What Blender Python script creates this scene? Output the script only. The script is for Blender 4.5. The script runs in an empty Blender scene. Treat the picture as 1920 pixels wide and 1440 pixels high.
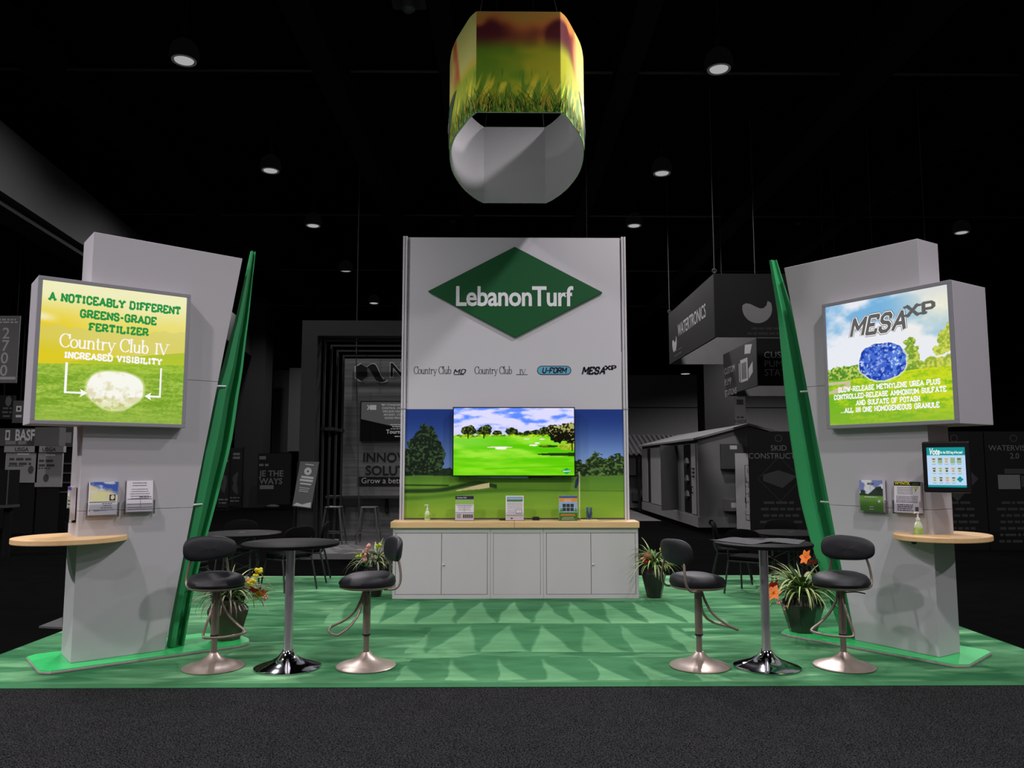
import bpy, bmesh, math, random
import numpy as np
from mathutils import Vector, Matrix
random.seed(7)
C = bpy.context.scene.collection
SC = bpy.context.scene
PI = math.pi
# ------------------------------------------------------------------ camera
FPX, PITCH, YAW, H = 1480.0, math.atan(150/1480.0), math.atan(17/1480.0), 1.68
cam_d = bpy.data.cameras.new('camera'); cam = bpy.data.objects.new('camera', cam_d); C.objects.link(cam)
cam_d.sensor_width = 36.0; cam_d.lens = FPX*36.0/1920.0; cam_d.clip_end = 200
cam.location = (0, 0, H); cam.rotation_euler = (PI/2+PITCH, 0, -YAW)
SC.camera = cam
SC.cycles.transparent_max_bounces = 32
# ------------------------------------------------------------------ world, exposure, hall light
SC.view_settings.view_transform = 'Standard'; SC.view_settings.look = 'None'
SC.view_settings.exposure = 0.0; SC.view_settings.gamma = 1.0; SC.view_settings.use_curve_mapping = False
wd = bpy.data.worlds.new('hall_ambient'); SC.world = wd; wd.use_nodes = True
wd.node_tree.nodes['Background'].inputs[0].default_value = (0.95, 0.93, 1.0, 1)
wd.node_tree.nodes['Background'].inputs[1].default_value = 0.17
LAMP_COL = (1.0, 0.95, 0.985)
def hall_light(x, y, z, power, parent=None, rad=0.16, size=150):
    l = bpy.data.lights.new('hall_light', 'SPOT'); l.energy = power; l.color = LAMP_COL
    l.spot_size = math.radians(size); l.spot_blend = 0.6; l.shadow_soft_size = rad
    o = bpy.data.objects.new('hall_light', l); C.objects.link(o)
    o.location = (0, 0, -0.12) if parent else (x, y, z)
    if parent: o.parent = parent
    return o
# unseen row lamps above and before the stand; outer, far ones added for brightness
for x, y, p in ((-5.08, 7.3, 760), (3.48, 7.4, 760), (-5.08, 2.6, 1000), (3.48, 2.7, 1000), (-5.08, -2.0, 560), (3.48, -2.0, 560),
                (12.6, 2.7, 1500), (-13.0, 2.6, 4300), (12.6, 12.0, 900), (-13.6, 12.0, 1100), (12.6, 31.0, 2600), (3.48, 25.5, 700), (-9.0, 27.0, 500)):
    hall_light(x, y, 8.0, p)

# ------------------------------------------------------------------ projection helpers: pixel of a 1920x1440 frame to a point at a known depth / height
_ca, _sa, _cp, _sp = math.cos(YAW), math.sin(YAW), math.cos(PITCH), math.sin(PITCH)
_F = Vector((_sa*_cp, _ca*_cp, _sp)); _R = Vector((_ca, -_sa, 0)); _U = Vector((-_sa*_sp, -_ca*_sp, _cp))
def _ray(px, py): return _F + _R*((px-960)/FPX) + _U*((720-py)/FPX)
def PY(px, py, Y):
    r = _ray(px, py); t = Y/r.y; return Vector((r.x*t, Y, H+r.z*t))
def PZ(px, py, Z=0.0):
    r = _ray(px, py); t = (Z-H)/r.z; return Vector((r.x*t, r.y*t, Z))
# ------------------------------------------------------------------ colours and materials
def lin(c): return tuple((v/12.92 if v <= 0.04045 else ((v+0.055)/1.055)**2.4) for v in c)
def S(r, g, b): return lin((r/255, g/255, b/255))
_mats = {}
def mat(name, col, rough=0.55, metal=0.0, spec=0.4, var=0.10, scale=30.0, bump=0.0, coat=0.0, bscale=None):
    if name in _mats: return _mats[name]
    m = bpy.data.materials.new(name); m.use_nodes = True; nt = m.node_tree; b = nt.nodes['Principled BSDF']
    tc = nt.nodes.new('ShaderNodeTexCoord'); nz = nt.nodes.new('ShaderNodeTexNoise')
    nz.inputs['Scale'].default_value = scale; nz.inputs['Detail'].default_value = 3
    nt.links.new(tc.outputs['Object'], nz.inputs['Vector'])
    mx = nt.nodes.new('ShaderNodeMix'); mx.data_type = 'RGBA'
    mx.inputs[6].default_value = (*[max(0, c*(1-var)) for c in col], 1); mx.inputs[7].default_value = (*[min(1, c*(1+var)) for c in col], 1)
    nt.links.new(nz.outputs['Fac'], mx.inputs[0]); nt.links.new(mx.outputs[2], b.inputs['Base Color'])
    b.inputs['Roughness'].default_value = rough; b.inputs['Metallic'].default_value = metal
    b.inputs['Specular IOR Level'].default_value = spec; b.inputs['Coat Weight'].default_value = coat
    if bump:
        bp = nt.nodes.new('ShaderNodeBump'); bp.inputs['Strength'].default_value = bump; bp.inputs['Distance'].default_value = 0.01
        n2 = nz
        if bscale:
            n2 = nt.nodes.new('ShaderNodeTexNoise'); n2.inputs['Scale'].default_value = bscale
            nt.links.new(tc.outputs['Object'], n2.inputs['Vector'])
        nt.links.new(n2.outputs['Fac'], bp.inputs['Height']); nt.links.new(bp.outputs['Normal'], b.inputs['Normal'])
    _mats[name] = m; return m
def emit(name, col, strength=1.0):
    if name in _mats: return _mats[name]
    m = bpy.data.materials.new(name); m.use_nodes = True; nt = m.node_tree; nt.nodes.clear()
    e = nt.nodes.new('ShaderNodeEmission'); o = nt.nodes.new('ShaderNodeOutputMaterial')
    e.inputs[0].default_value = (*col, 1); e.inputs[1].default_value = strength
    nt.links.new(e.outputs[0], o.inputs[0]); _mats[name] = m; return m
def printed(name, rough=0.5, glow=0.0, spec=0.25, grain=0.0, gscale=200):
    m = bpy.data.materials.new(name); m.use_nodes = True; nt = m.node_tree
    a = nt.nodes.new('ShaderNodeAttribute'); a.attribute_name = 'Col'
    if glow:
        nt.nodes.clear(); a = nt.nodes.new('ShaderNodeAttribute'); a.attribute_name = 'Col'
        e = nt.nodes.new('ShaderNodeEmission'); e.inputs[1].default_value = glow
        o = nt.nodes.new('ShaderNodeOutputMaterial'); nt.links.new(a.outputs['Color'], e.inputs[0]); nt.links.new(e.outputs[0], o.inputs[0])
        return m
    b = nt.nodes['Principled BSDF']; b.inputs['Roughness'].default_value = rough; b.inputs['Specular IOR Level'].default_value = spec
    if grain:
        tc = nt.nodes.new('ShaderNodeTexCoord'); nz = nt.nodes.new('ShaderNodeTexNoise'); nz.inputs['Scale'].default_value = gscale; nz.inputs['Detail'].default_value = 2
        nt.links.new(tc.outputs['Object'], nz.inputs['Vector'])
        mr = nt.nodes.new('ShaderNodeMapRange'); mr.inputs['From Min'].default_value = 0.3; mr.inputs['From Max'].default_value = 0.7
        mr.inputs['To Min'].default_value = 1-grain; mr.inputs['To Max'].default_value = 1+grain
        nt.links.new(nz.outputs['Fac'], mr.inputs['Value'])
        mx = nt.nodes.new('ShaderNodeMix'); mx.data_type = 'RGBA'; mx.blend_type = 'MULTIPLY'; mx.inputs[0].default_value = 1.0
        nt.links.new(a.outputs['Color'], mx.inputs[6]); nt.links.new(mr.outputs['Result'], mx.inputs[7])
        nt.links.new(mx.outputs[2], b.inputs['Base Color'])
        bp = nt.nodes.new('ShaderNodeBump'); bp.inputs['Strength'].default_value = 0.3; bp.inputs['Distance'].default_value = 0.005
        nt.links.new(nz.outputs['Fac'], bp.inputs['Height']); nt.links.new(bp.outputs['Normal'], b.inputs['Normal'])
    else:
        nt.links.new(a.outputs['Color'], b.inputs['Base Color'])
    return m
# ------------------------------------------------------------------ mesh building
class MB:
    def __init__(self): self.v = []; self.f = []; self.m = []
    def add(self, vs, fs, mi=0):
        k = len(self.v); self.v += [tuple(p) for p in vs]
        for f in fs: self.f.append(tuple(i+k for i in f)); self.m.append(mi)
        return self
    def box(self, x0, x1, y0, y1, z0, z1, mi=0):
        return self.add([(x0,y0,z0),(x1,y0,z0),(x1,y1,z0),(x0,y1,z0),(x0,y0,z1),(x1,y0,z1),(x1,y1,z1),(x0,y1,z1)],
                 [(0,3,2,1),(4,5,6,7),(0,1,5,4),(1,2,6,5),(2,3,7,6),(3,0,4,7)], mi)
    def hexa(self, a, b, mi=0):      # two quads joined (front a, back b), same order
        return self.add(list(a)+list(b), [(0,1,2,3),(7,6,5,4),(0,4,5,1),(1,5,6,2),(2,6,7,3),(3,7,4,0)], mi)
    def prism(self, poly, z0, z1, mi=0, axis='z', side=None):
        n = len(poly)
        def P(a, b, c): return (a, b, c) if axis == 'z' else ((a, c, b) if axis == 'y' else (c, a, b))
        vs = [P(a, b, z0) for a, b in poly]+[P(a, b, z1) for a, b in poly]
        self.add(vs, [tuple(range(n-1, -1, -1)), tuple(range(n, 2*n))], mi)
        k = len(self.v)-2*n
        for i in range(n):
            j = (i+1) % n; self.f.append((k+i, k+j, k+n+j, k+n+i)); self.m.append(mi if side is None else side)
        return self
    def tube(self, pts, r, n=10, mi=0, closed=False):
        pts = [Vector(p) for p in pts]; N = len(pts); rs = r if isinstance(r, (list, tuple)) else [r]*N
        rings = []; up = None
        for i in range(N):
            a = pts[i-1] if (i or closed) else pts[i]; b = pts[(i+1) % N] if (i < N-1 or closed) else pts[i]
            t = (b-a).normalized()
            if up is None: up = t.orthogonal().normalized()
            up = (up - t*up.dot(t)); up = up.normalized() if up.length > 1e-6 else t.orthogonal().normalized()
            s = t.cross(up)
            rings.append([pts[i]+(up*math.cos(q)+s*math.sin(q))*rs[i] for q in [2*PI*k/n for k in range(n)]])
        vs = [p for R_ in rings for p in R_]; fs = []
        for i in range(N if closed else N-1):
            j = (i+1) % N
            for k in range(n): fs.append((i*n+k, i*n+(k+1) % n, j*n+(k+1) % n, j*n+k))
        if not closed: fs += [tuple(range(n-1, -1, -1)), tuple((N-1)*n+k for k in range(n))]
        return self.add(vs, fs, mi)
    def lathe(self, prof, n=32, c=(0,0,0), mi=0, sx=1.0, sy=1.0, ang=0.0):
        vs = []; fs = []; N = len(prof)
        for r, z in prof:
            for k in range(n):
                q = 2*PI*k/n+ang; vs.append((c[0]+r*math.cos(q)*sx, c[1]+r*math.sin(q)*sy, c[2]+z))
        for i in range(N-1):
            for k in range(n): fs.append((i*n+k, i*n+(k+1) % n, (i+1)*n+(k+1) % n, (i+1)*n+k))
        fs += [tuple(range(n-1, -1, -1)), tuple((N-1)*n+k for k in range(n))]
        return self.add(vs, fs, mi)
    def sphere(self, c, rx, ry, rz, n=16, m=10, mi=0):
        vs = [(c[0], c[1], c[2]-rz)]; fs = []
        for i in range(1, m):
            a = -PI/2+PI*i/m
            for k in range(n):
                q = 2*PI*k/n; vs.append((c[0]+rx*math.cos(a)*math.cos(q), c[1]+ry*math.cos(a)*math.sin(q), c[2]+rz*math.sin(a)))
        vs.append((c[0], c[1], c[2]+rz)); T = len(vs)-1
        for k in range(n): fs.append((0, 1+(k+1) % n, 1+k)); fs.append((T, T-n+k, T-n+(k+1) % n))
        for i in range(m-2):
            for k in range(n): fs.append((1+i*n+k, 1+i*n+(k+1) % n, 1+(i+1)*n+(k+1) % n, 1+(i+1)*n+k))
        return self.add(vs, fs, mi)
    def strip(self, A, B, mi=0):
        n = len(A); return self.add(list(A)+list(B), [(i, i+1, n+i+1, n+i) for i in range(n-1)], mi)
    def build(self, name, mats, parent=None, smooth=False, bevel=0.0, seg=2, loc=None, rz=0.0, fix=False):
        me = bpy.data.meshes.new(name); me.from_pydata(self.v, [], self.f)
        for m_ in (mats if isinstance(mats, (list, tuple)) else [mats]): me.materials.append(m_)
        me.polygons.foreach_set('material_index', self.m)
        if fix:
            bm = bmesh.new(); bm.from_mesh(me); bmesh.ops.recalc_face_normals(bm, faces=bm.faces); bm.to_mesh(me); bm.free()
        if smooth:
            me.polygons.foreach_set('use_smooth', [True]*len(me.polygons)); me.set_sharp_from_angle(angle=math.radians(38))
        me.update()
        o = bpy.data.objects.new(name, me); C.objects.link(o)
        if loc: o.location = loc
        o.rotation_euler.z = rz
        if parent: o.parent = parent
        if bevel:
            b = o.modifiers.new('bevel', 'BEVEL'); b.width = bevel; b.segments = seg; b.limit_method = 'ANGLE'; b.angle_limit = math.radians(40)
        return o
def tag(o, label=None, cat=None, group=None, kind=None):
    if label: o['label'] = label
    if cat: o['category'] = cat
    if group: o['group'] = group
    if kind: o['kind'] = kind
    return o
def thing(name, label, cat, loc=(0,0,0), rz=0.0, group=None):
    o = bpy.data.objects.new(name, None); o.empty_display_size = 0.2; C.objects.link(o)
    o.location = loc; o.rotation_euler.z = rz
    return tag(o, label, cat, group)
def dup(root, loc, rz, label):
    r = root.copy(); C.objects.link(r); r.location = loc; r.rotation_euler.z = rz; r['label'] = label
    for ch in root.children:
        c = ch.copy(); C.objects.link(c); c.parent = r
        for g in ch.children:
            d = g.copy(); C.objects.link(d); d.parent = c
    return r
class Frame:                      # a flat face: origin, x direction, up direction, outward normal
    def __init__(self, o, x=(1,0,0), n=(0,-1,0), up=(0,0,1)):
        self.o = Vector(o); self.x = Vector(x).normalized(); self.n = Vector(n).normalized(); self.u = Vector(up).normalized()
    def __call__(self, a, b, e=0.0): return self.o+self.x*a+self.u*b+self.n*e
# ------------------------------------------------------------------ lettering
def sans(s, size, x=0, y=0, align='LEFT', bold=0.0, shear=0.0, fit=None, tall=1.0, track=1.0):
    cu = bpy.data.curves.new('t', 'FONT'); cu.body = s; cu.size = 1.0; cu.align_x = align; cu.offset = bold; cu.shear = shear; cu.resolution_u = 3; cu.space_character = track
    ob = bpy.data.objects.new('t', cu); C.objects.link(ob)
    dg = bpy.context.evaluated_depsgraph_get(); me = bpy.data.meshes.new_from_object(ob.evaluated_get(dg))
    vs = [(v.co.x, v.co.y) for v in me.vertices]; fs = [tuple(p.vertices) for p in me.polygons]
    bpy.data.objects.remove(ob); bpy.data.curves.remove(cu); bpy.data.meshes.remove(me)
    k = size; kx = size
    if fit and vs:
        w = max(v[0] for v in vs)-min(v[0] for v in vs); kx = fit/w
    return [(x+a*kx, y+b*k*tall) for a, b in vs], fs
def arc(cx, cy, rx, ry, a0, a1, n=14):
    return [(cx+rx*math.cos(math.radians(a0+(a1-a0)*i/n)), cy+ry*math.sin(math.radians(a0+(a1-a0)*i/n))) for i in range(n+1)]
SLAB = {
 'A': (.78, [[(0,0),(.39,1),(.78,0)], [(.16,.34),(.62,.34)]]),
 'B': (.68, [[(0,0),(0,1),(.5,1),(.64,.87),(.64,.64),(.5,.51),(0,.51)], [(.5,.51),(.68,.37),(.68,.14),(.53,0),(0,0)]]),
 'C': (.66, [[(.66,.7),(.66,.82),(.48,1),(.18,1),(0,.8),(0,.2),(.18,0),(.48,0),(.66,.18),(.66,.3)]]),
 'D': (.68, [[(0,0),(0,1),(.46,1),(.68,.8),(.68,.2),(.46,0),(0,0)]]),
 'E': (.62, [[(.62,.8),(.62,1),(0,1),(0,0),(.62,0),(.62,.2)], [(0,.5),(.42,.5)]]),
 'F': (.6, [[(.6,.8),(.6,1),(0,1)], [(0,1),(0,0)], [(0,.5),(.42,.5)]]),
 'G': (.68, [[(.66,.72),(.66,.82),(.48,1),(.18,1),(0,.8),(0,.2),(.18,0),(.48,0),(.66,.18),(.66,.45),(.4,.45)]]),
 'H': (.7, [[(0,0),(0,1)], [(.7,0),(.7,1)], [(0,.5),(.7,.5)]]),
 'I': (.3, [[(.15,0),(.15,1)]]),
 'L': (.58, [[(0,1),(0,0),(.58,0),(.58,.26)]]),
 'M': (.84, [[(0,0),(0,1),(.42,.35),(.84,1),(.84,0)]]),
 'N': (.7, [[(0,0),(0,1),(.7,0),(.7,1)]]),
 'O': (.68, [[(.18,0),(0,.2),(0,.8),(.18,1),(.5,1),(.68,.8),(.68,.2),(.5,0),(.18,0)]]),
 'P': (.64, [[(0,0),(0,1),(.5,1),(.64,.86),(.64,.58),(.5,.45),(0,.45)]]),
 'R': (.68, [[(0,0),(0,1),(.5,1),(.64,.86),(.64,.6),(.5,.47),(0,.47)], [(.36,.47),(.66,0)]]),
 'S': (.62, [[(.6,.74),(.6,.85),(.46,1),(.15,1),(0,.85),(0,.66),(.15,.53),(.47,.48),(.62,.35),(.62,.15),(.47,0),(.15,0),(0,.15),(0,.27)]]),
 'T': (.7, [[(0,.78),(0,1),(.7,1),(.7,.78)], [(.35,1),(.35,0)]]),
 'U': (.68, [[(0,1),(0,.2),(.18,0),(.5,0),(.68,.2),(.68,1)]]),
 'V': (.74, [[(0,1),(.37,0),(.74,1)]]),
 'W': (.96, [[(0,1),(.24,0),(.48,.8),(.72,0),(.96,1)]]),
 'X': (.74, [[(0,1),(.74,0)], [(0,0),(.74,1)]]),
 'Y': (.74, [[(0,1),(.37,.48),(.74,1)], [(.37,.48),(.37,0)]]),
 'Z': (.6, [[(0,.8),(0,1),(.6,1),(0,0),(.6,0),(.6,.2)]]),
 '-': (.34, [[(0,.45),(.34,.45)]]), '.': (.1, [[(.05,0),(.05,.09)]]), ' ': (.3, [])}
SERIF = {
 'C': (.74, [arc(.42,.5,.4,.5,42,318), [(.74,.66),(.73,.98)]]),
 'o': (.54, [arc(.27,.31,.26,.31,0,360,20)]),
 'u': (.6, [[(.08,.62),(.08,.2)]+arc(.24,.2,.16,.2,180,290,8)+[(.48,.18)], [(.48,.62),(.48,.0)]]),
 'n': (.6, [[(.08,0),(.08,.62)], [(.08,.42)]+arc(.3,.42,.19,.2,140,0,8)+[(.49,0)]]),
 't': (.38, [[(.14,.82),(.14,.14)]+arc(.25,.14,.11,.13,180,300,6), [(0,.6),(.32,.6)]]),
 'r': (.42, [[(.08,0),(.08,.62)], [(.08,.4),(.17,.55),(.28,.61),(.38,.54)]]),
 'y': (.58, [[(.04,.62),(.29,.04)], [(.54,.62),(.24,-.16),(.14,-.27),(.03,-.22)]]),
 'l': (.22, [[(.1,0),(.1,1.03)]]),
 'b': (.56, [[(.07,1.03),(.07,.04)], arc(.29,.31,.23,.31,0,360,20)]),
 'I': (.34, [[(.17,0),(.17,1)]]),
 'V': (.78, [[(0,1),(.39,0),(.78,1)]]),
 ' ': (.26, [])}
SERIF_Y = (0, .62, 1.0, 1.03, .6)
def strokes(s, font, size, x=0, y=0, thick=.16, thin=None, serif=.36, gap=.2, align='CENTER', fit=None, shear=0.0, sthick=None):
    """letters as pen strokes with slab or hairline serifs; returns 2-D verts, faces"""
    V = []; Fc = []; cx = 0.0
    def seg(a, b, w):
        d = (b[0]-a[0], b[1]-a[1]); L = math.hypot(*d)
        if L < 1e-6: return
        t = (d[0]/L, d[1]/L); n = (-t[1]*w/2, t[0]*w/2); k = len(V); e = w*.2
        V.extend([(a[0]-t[0]*e+n[0], a[1]-t[1]*e+n[1]), (a[0]-t[0]*e-n[0], a[1]-t[1]*e-n[1]), (b[0]+t[0]*e-n[0], b[1]+t[1]*e-n[1]), (b[0]+t[0]*e+n[0], b[1]+t[1]*e+n[1])])
        Fc.append((k, k+1, k+2, k+3))
    for ch in s:
        w, lines = font[ch]
        for pl in lines:
            for a, b in zip(pl, pl[1:]):
                wd_ = thick
                if thin is not None:
                    L = math.hypot(b[0]-a[0], b[1]-a[1]) or 1; sn = abs((b[1]-a[1])/L)
                    wd_ = thin+(thick-thin)*sn**1.4
                    if (b[0]-a[0])*(b[1]-a[1]) > 0.02 and ch in 'VyA': wd_ = thin*1.2
                seg((cx+a[0], a[1]), (cx+b[0], b[1]), wd_)
            if serif and ch not in 'CGSOEo.-Z':
                for e, q in ((pl[0], pl[1]), (pl[-1], pl[-2])):
                    if any(abs(e[1]-k) < .005 for k in SERIF_Y) and abs(q[1]-e[1]) > abs(q[0]-e[0])*1.05 and abs(q[1]-e[1]) > .25:
                        st = sthick or (thin if thin is not None else thick*.85); up = st/2 if e[1] < .3 else -st/2
                        if ch in 'un' and font is SERIF and e[1] > .3: seg((cx+e[0]-serif/2, e[1]+up), (cx+e[0], e[1]+up), st)
                        else: seg((cx+e[0]-serif/2, e[1]+up), (cx+e[0]+serif/2, e[1]+up), st)
        cx += w+gap
    W = cx-gap; kx = fit/W if fit else size
    off = -W/2 if align == 'CENTER' else (0 if align == 'LEFT' else -W)
    return [(x+(a+off+shear*b)*kx, y+b*size) for a, b in V], Fc
def rect(x0, y0, x1, y1): return [(x0, y0), (x1, y0), (x1, y1), (x0, y1)], [(0, 1, 2, 3)]
def poly(*p): return list(p), [tuple(range(len(p)))]
def greek(x0, x1, y, n, dy, h, seed=1, ragged=True, align='C'):   # rows of marks too small to read in the photograph
    rnd = random.Random(seed); V = []; Fc = []
    for i in range(n):
        w = (x1-x0)*(rnd.uniform(.72, 1.0) if ragged else 1.0); a = (x0+x1)/2-w/2 if align == 'C' else x0; e = a+w
        while a < e-h:
            ww = min(rnd.uniform(1.2, 4.5)*h, e-a); k = len(V)
            V += [(a, y-i*dy), (a+ww, y-i*dy), (a+ww, y-i*dy+h), (a, y-i*dy+h)]; Fc.append((k, k+1, k+2, k+3)); a += ww+h*.7
    return V, Fc
def deco(name, frame, items, mats, parent, eps=0.002):
    """flat print or cut letters on a face: items = [(shape, material index, extra lift)]"""
    mb = MB()
    for it in items:
        (vs, fs), mi = it[0], (it[1] if len(it) > 1 else 0); e = eps+(it[2] if len(it) > 2 else 0)
        vs3 = [frame(a, b, e) for a, b in vs]; fl = []
        nn = frame.x.cross(frame.u).dot(frame.n)
        for f in fs:
            fl.append(f if nn > 0 else tuple(reversed(f)))
        mb.add(vs3, fl, mi)
    return mb.build(name, mats, parent)
# ------------------------------------------------------------------ painting print onto fine grids
def _vn(x, y, seed):
    rng = np.random.RandomState(seed); T = rng.rand(64, 64)
    xi = np.floor(x).astype(int); yi = np.floor(y).astype(int); fx = x-xi; fy = y-yi
    fx = fx*fx*(3-2*fx); fy = fy*fy*(3-2*fy)
    a = T[xi % 64, yi % 64]; b = T[(xi+1) % 64, yi % 64]; c = T[xi % 64, (yi+1) % 64]; d = T[(xi+1) % 64, (yi+1) % 64]
    return (a*(1-fx)+b*fx)*(1-fy)+(c*(1-fx)+d*fx)*fy
def fbm(x, y, seed=0, oct=4):
    s = 0; a = .5; t = 0
    for i in range(oct):
        s = s+a*_vn(x*2**i+7.3*i, y*2**i+3.1*i, seed+i); t += a; a *= .5
    return s/t
def sm(e0, e1, x):
    t = np.clip((x-e0)/(e1-e0), 0, 1); return t*t*(3-2*t)
def mixc(a, b, t):
    a = np.asarray(a, float); b = np.asarray(b, float); return a+(b-a)*np.asarray(t)[..., None]
def K(r, g, b): return np.array((r, g, b))/255.0
def npl(c):
    c = np.clip(c, 0, 1); return np.where(c <= .04045, c/12.92, ((c+.055)/1.055)**2.4)
def paint(name, pos, nx, ny, func, m, parent=None, gain=1.0, cmax=1.0):
    u = np.linspace(0, 1, nx+1); v = np.linspace(0, 1, ny+1); U, V = np.meshgrid(u, v)
    P = pos(U, V).reshape(-1, 3); col = np.clip(npl(func(U, V))*gain, 0, cmax).reshape(-1, 3)
    idx = np.arange((nx+1)*(ny+1)).reshape(ny+1, nx+1)
    q = np.stack([idx[:-1, :-1], idx[:-1, 1:], idx[1:, 1:], idx[1:, :-1]], -1).reshape(-1, 4)
    me = bpy.data.meshes.new(name); me.vertices.add(len(P)); me.vertices.foreach_set('co', P.astype(np.float32).ravel())
    me.loops.add(q.size); me.loops.foreach_set('vertex_index', q.astype(np.int32).ravel())
    me.polygons.add(len(q)); me.polygons.foreach_set('loop_start', np.arange(0, q.size, 4, dtype=np.int32))
    me.polygons.foreach_set('loop_total', np.full(len(q), 4, dtype=np.int32))
    me.update(calc_edges=True); me.validate()
    at = me.color_attributes.new('Col', 'FLOAT_COLOR', 'POINT')
    at.data.foreach_set('color', np.concatenate([col, np.ones((len(col), 1))], 1).astype(np.float32).ravel())
    me.materials.append(m)
    o = bpy.data.objects.new(name, me); C.objects.link(o)
    if parent: o.parent = parent
    return o
def flat(frame, w, h, e=0.0):
    def f(U, V):
        o = np.array(frame.o+frame.n*e); return o+U[..., None]*np.array(frame.x)*w+V[..., None]*np.array(frame.u)*h
    return f
# ================================================================== the green stand
ILL = 2.0            # print colours are given as seen under the hall lamps
white = mat('white_laminate', S(200, 196, 202), .45, spec=.3, var=.015, scale=6)
grey_lam = mat('grey_laminate', S(180, 177, 181), .5, spec=.3, var=.015, scale=6)
cab_grey = mat('cabinet_grey', S(190, 184, 186), .5, spec=.3, var=.02, scale=8)
frame_grey = mat('frame_grey', S(140, 139, 146), .45, spec=.4, var=.03)
alu = mat('brushed_aluminium', S(190, 190, 195), .35, metal=.8, var=.04)
black_plastic = mat('black_plastic', S(18, 18, 20), .35, spec=.4, var=.1)
green_logo = mat('logo_green', S(20, 84, 44), .5, spec=.25, var=.03)
white_print = mat('white_print', S(232, 230, 235), .5, spec=.2, var=.01)
dark_print = mat('dark_print', S(52, 54, 62), .6, spec=.1, var=.02)
fin_green = mat('fin_green', S(52, 150, 92), .5, spec=.25, var=.06, scale=4)
base_green = mat('base_green', S(58, 196, 108), .35, spec=.5, var=.04, scale=5)
maple = None
def wood(name, c1, c2, scale=2.0, rough=.4):
    m = bpy.data.materials.new(name); m.use_nodes = True; nt = m.node_tree; b = nt.nodes['Principled BSDF']
    tc = nt.nodes.new('ShaderNodeTexCoord'); mp = nt.nodes.new('ShaderNodeMapping'); mp.inputs['Scale'].default_value = (scale, scale*12, scale*12)
    nz = nt.nodes.new('ShaderNodeTexNoise'); nz.inputs['Scale'].default_value = 2.0; nz.inputs['Detail'].default_value = 5
    mx = nt.nodes.new('ShaderNodeMix'); mx.data_type = 'RGBA'; mx.inputs[6].default_value = (*c1, 1); mx.inputs[7].default_value = (*c2, 1)
    nt.links.new(tc.outputs['Object'], mp.inputs[0]); nt.links.new(mp.outputs[0], nz.inputs['Vector'])
    nt.links.new(nz.outputs['Fac'], mx.inputs[0]); nt.links.new(mx.outputs[2], b.inputs['Base Color']); b.inputs['Roughness'].default_value = rough
    b.inputs['Specular IOR Level'].default_value = .35
    return m
maple = wood('maple_laminate', S(232, 196, 146), S(206, 166, 116))
# ---------------------------------------------------------------- floor and carpets
def speckled(name, c1, c2, scale):
    m = bpy.data.materials.new(name); m.use_nodes = True; nt = m.node_tree; b = nt.nodes['Principled BSDF']; b.inputs['Roughness'].default_value = .97; b.inputs['Specular IOR Level'].default_value = .0
    tc = nt.nodes.new('ShaderNodeTexCoord'); nz = nt.nodes.new('ShaderNodeTexNoise'); nz.inputs['Scale'].default_value = scale; nz.inputs['Detail'].default_value = 2; nz.inputs['Roughness'].default_value = .7
    n2 = nt.nodes.new('ShaderNodeTexNoise'); n2.inputs['Scale'].default_value = scale*.06; n2.inputs['Detail'].default_value = 3
    ad = nt.nodes.new('ShaderNodeMath'); ad.operation = 'MULTIPLY_ADD'; ad.inputs[1].default_value = .05
    mr = nt.nodes.new('ShaderNodeMapRange'); mr.inputs['From Min'].default_value = .42; mr.inputs['From Max'].default_value = .68
    mx = nt.nodes.new('ShaderNodeMix'); mx.data_type = 'RGBA'; mx.inputs[6].default_value = (*c1, 1); mx.inputs[7].default_value = (*c2, 1)
    for n in (nz, n2): nt.links.new(tc.outputs['Object'], n.inputs['Vector'])
    nt.links.new(n2.outputs['Fac'], ad.inputs[0]); nt.links.new(nz.outputs['Fac'], ad.inputs[2]); nt.links.new(ad.outputs[0], mr.inputs['Value'])
    nt.links.new(mr.outputs['Result'], mx.inputs[0]); nt.links.new(mx.outputs[2], b.inputs['Base Color'])
    bp = nt.nodes.new('ShaderNodeBump'); bp.inputs['Strength'].default_value = .5; bp.inputs['Distance'].default_value = .006
    nt.links.new(nz.outputs['Fac'], bp.inputs['Height']); nt.links.new(bp.outputs['Normal'], b.inputs['Normal'])
    return m
floor_m = mat('dark_concrete', S(10, 10, 10), .95, spec=.0, var=.25, scale=3)
MB().box(-40, 40, -6, 62, -.2, 0).build('floor', floor_m)['kind'] = 'structure'
aisle = MB().box(-14, 14, -4, 6.14, .001, .008).build('aisle_carpet', speckled('charcoal_carpet', S(9, 9, 9), S(58, 58, 59), 105))
tag(aisle, 'charcoal speckled aisle carpet in front of the green stand', 'carpet')
cx0, cx1, cy0, cy1 = -4.42, 4.72, 6.14, 12.08
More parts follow.
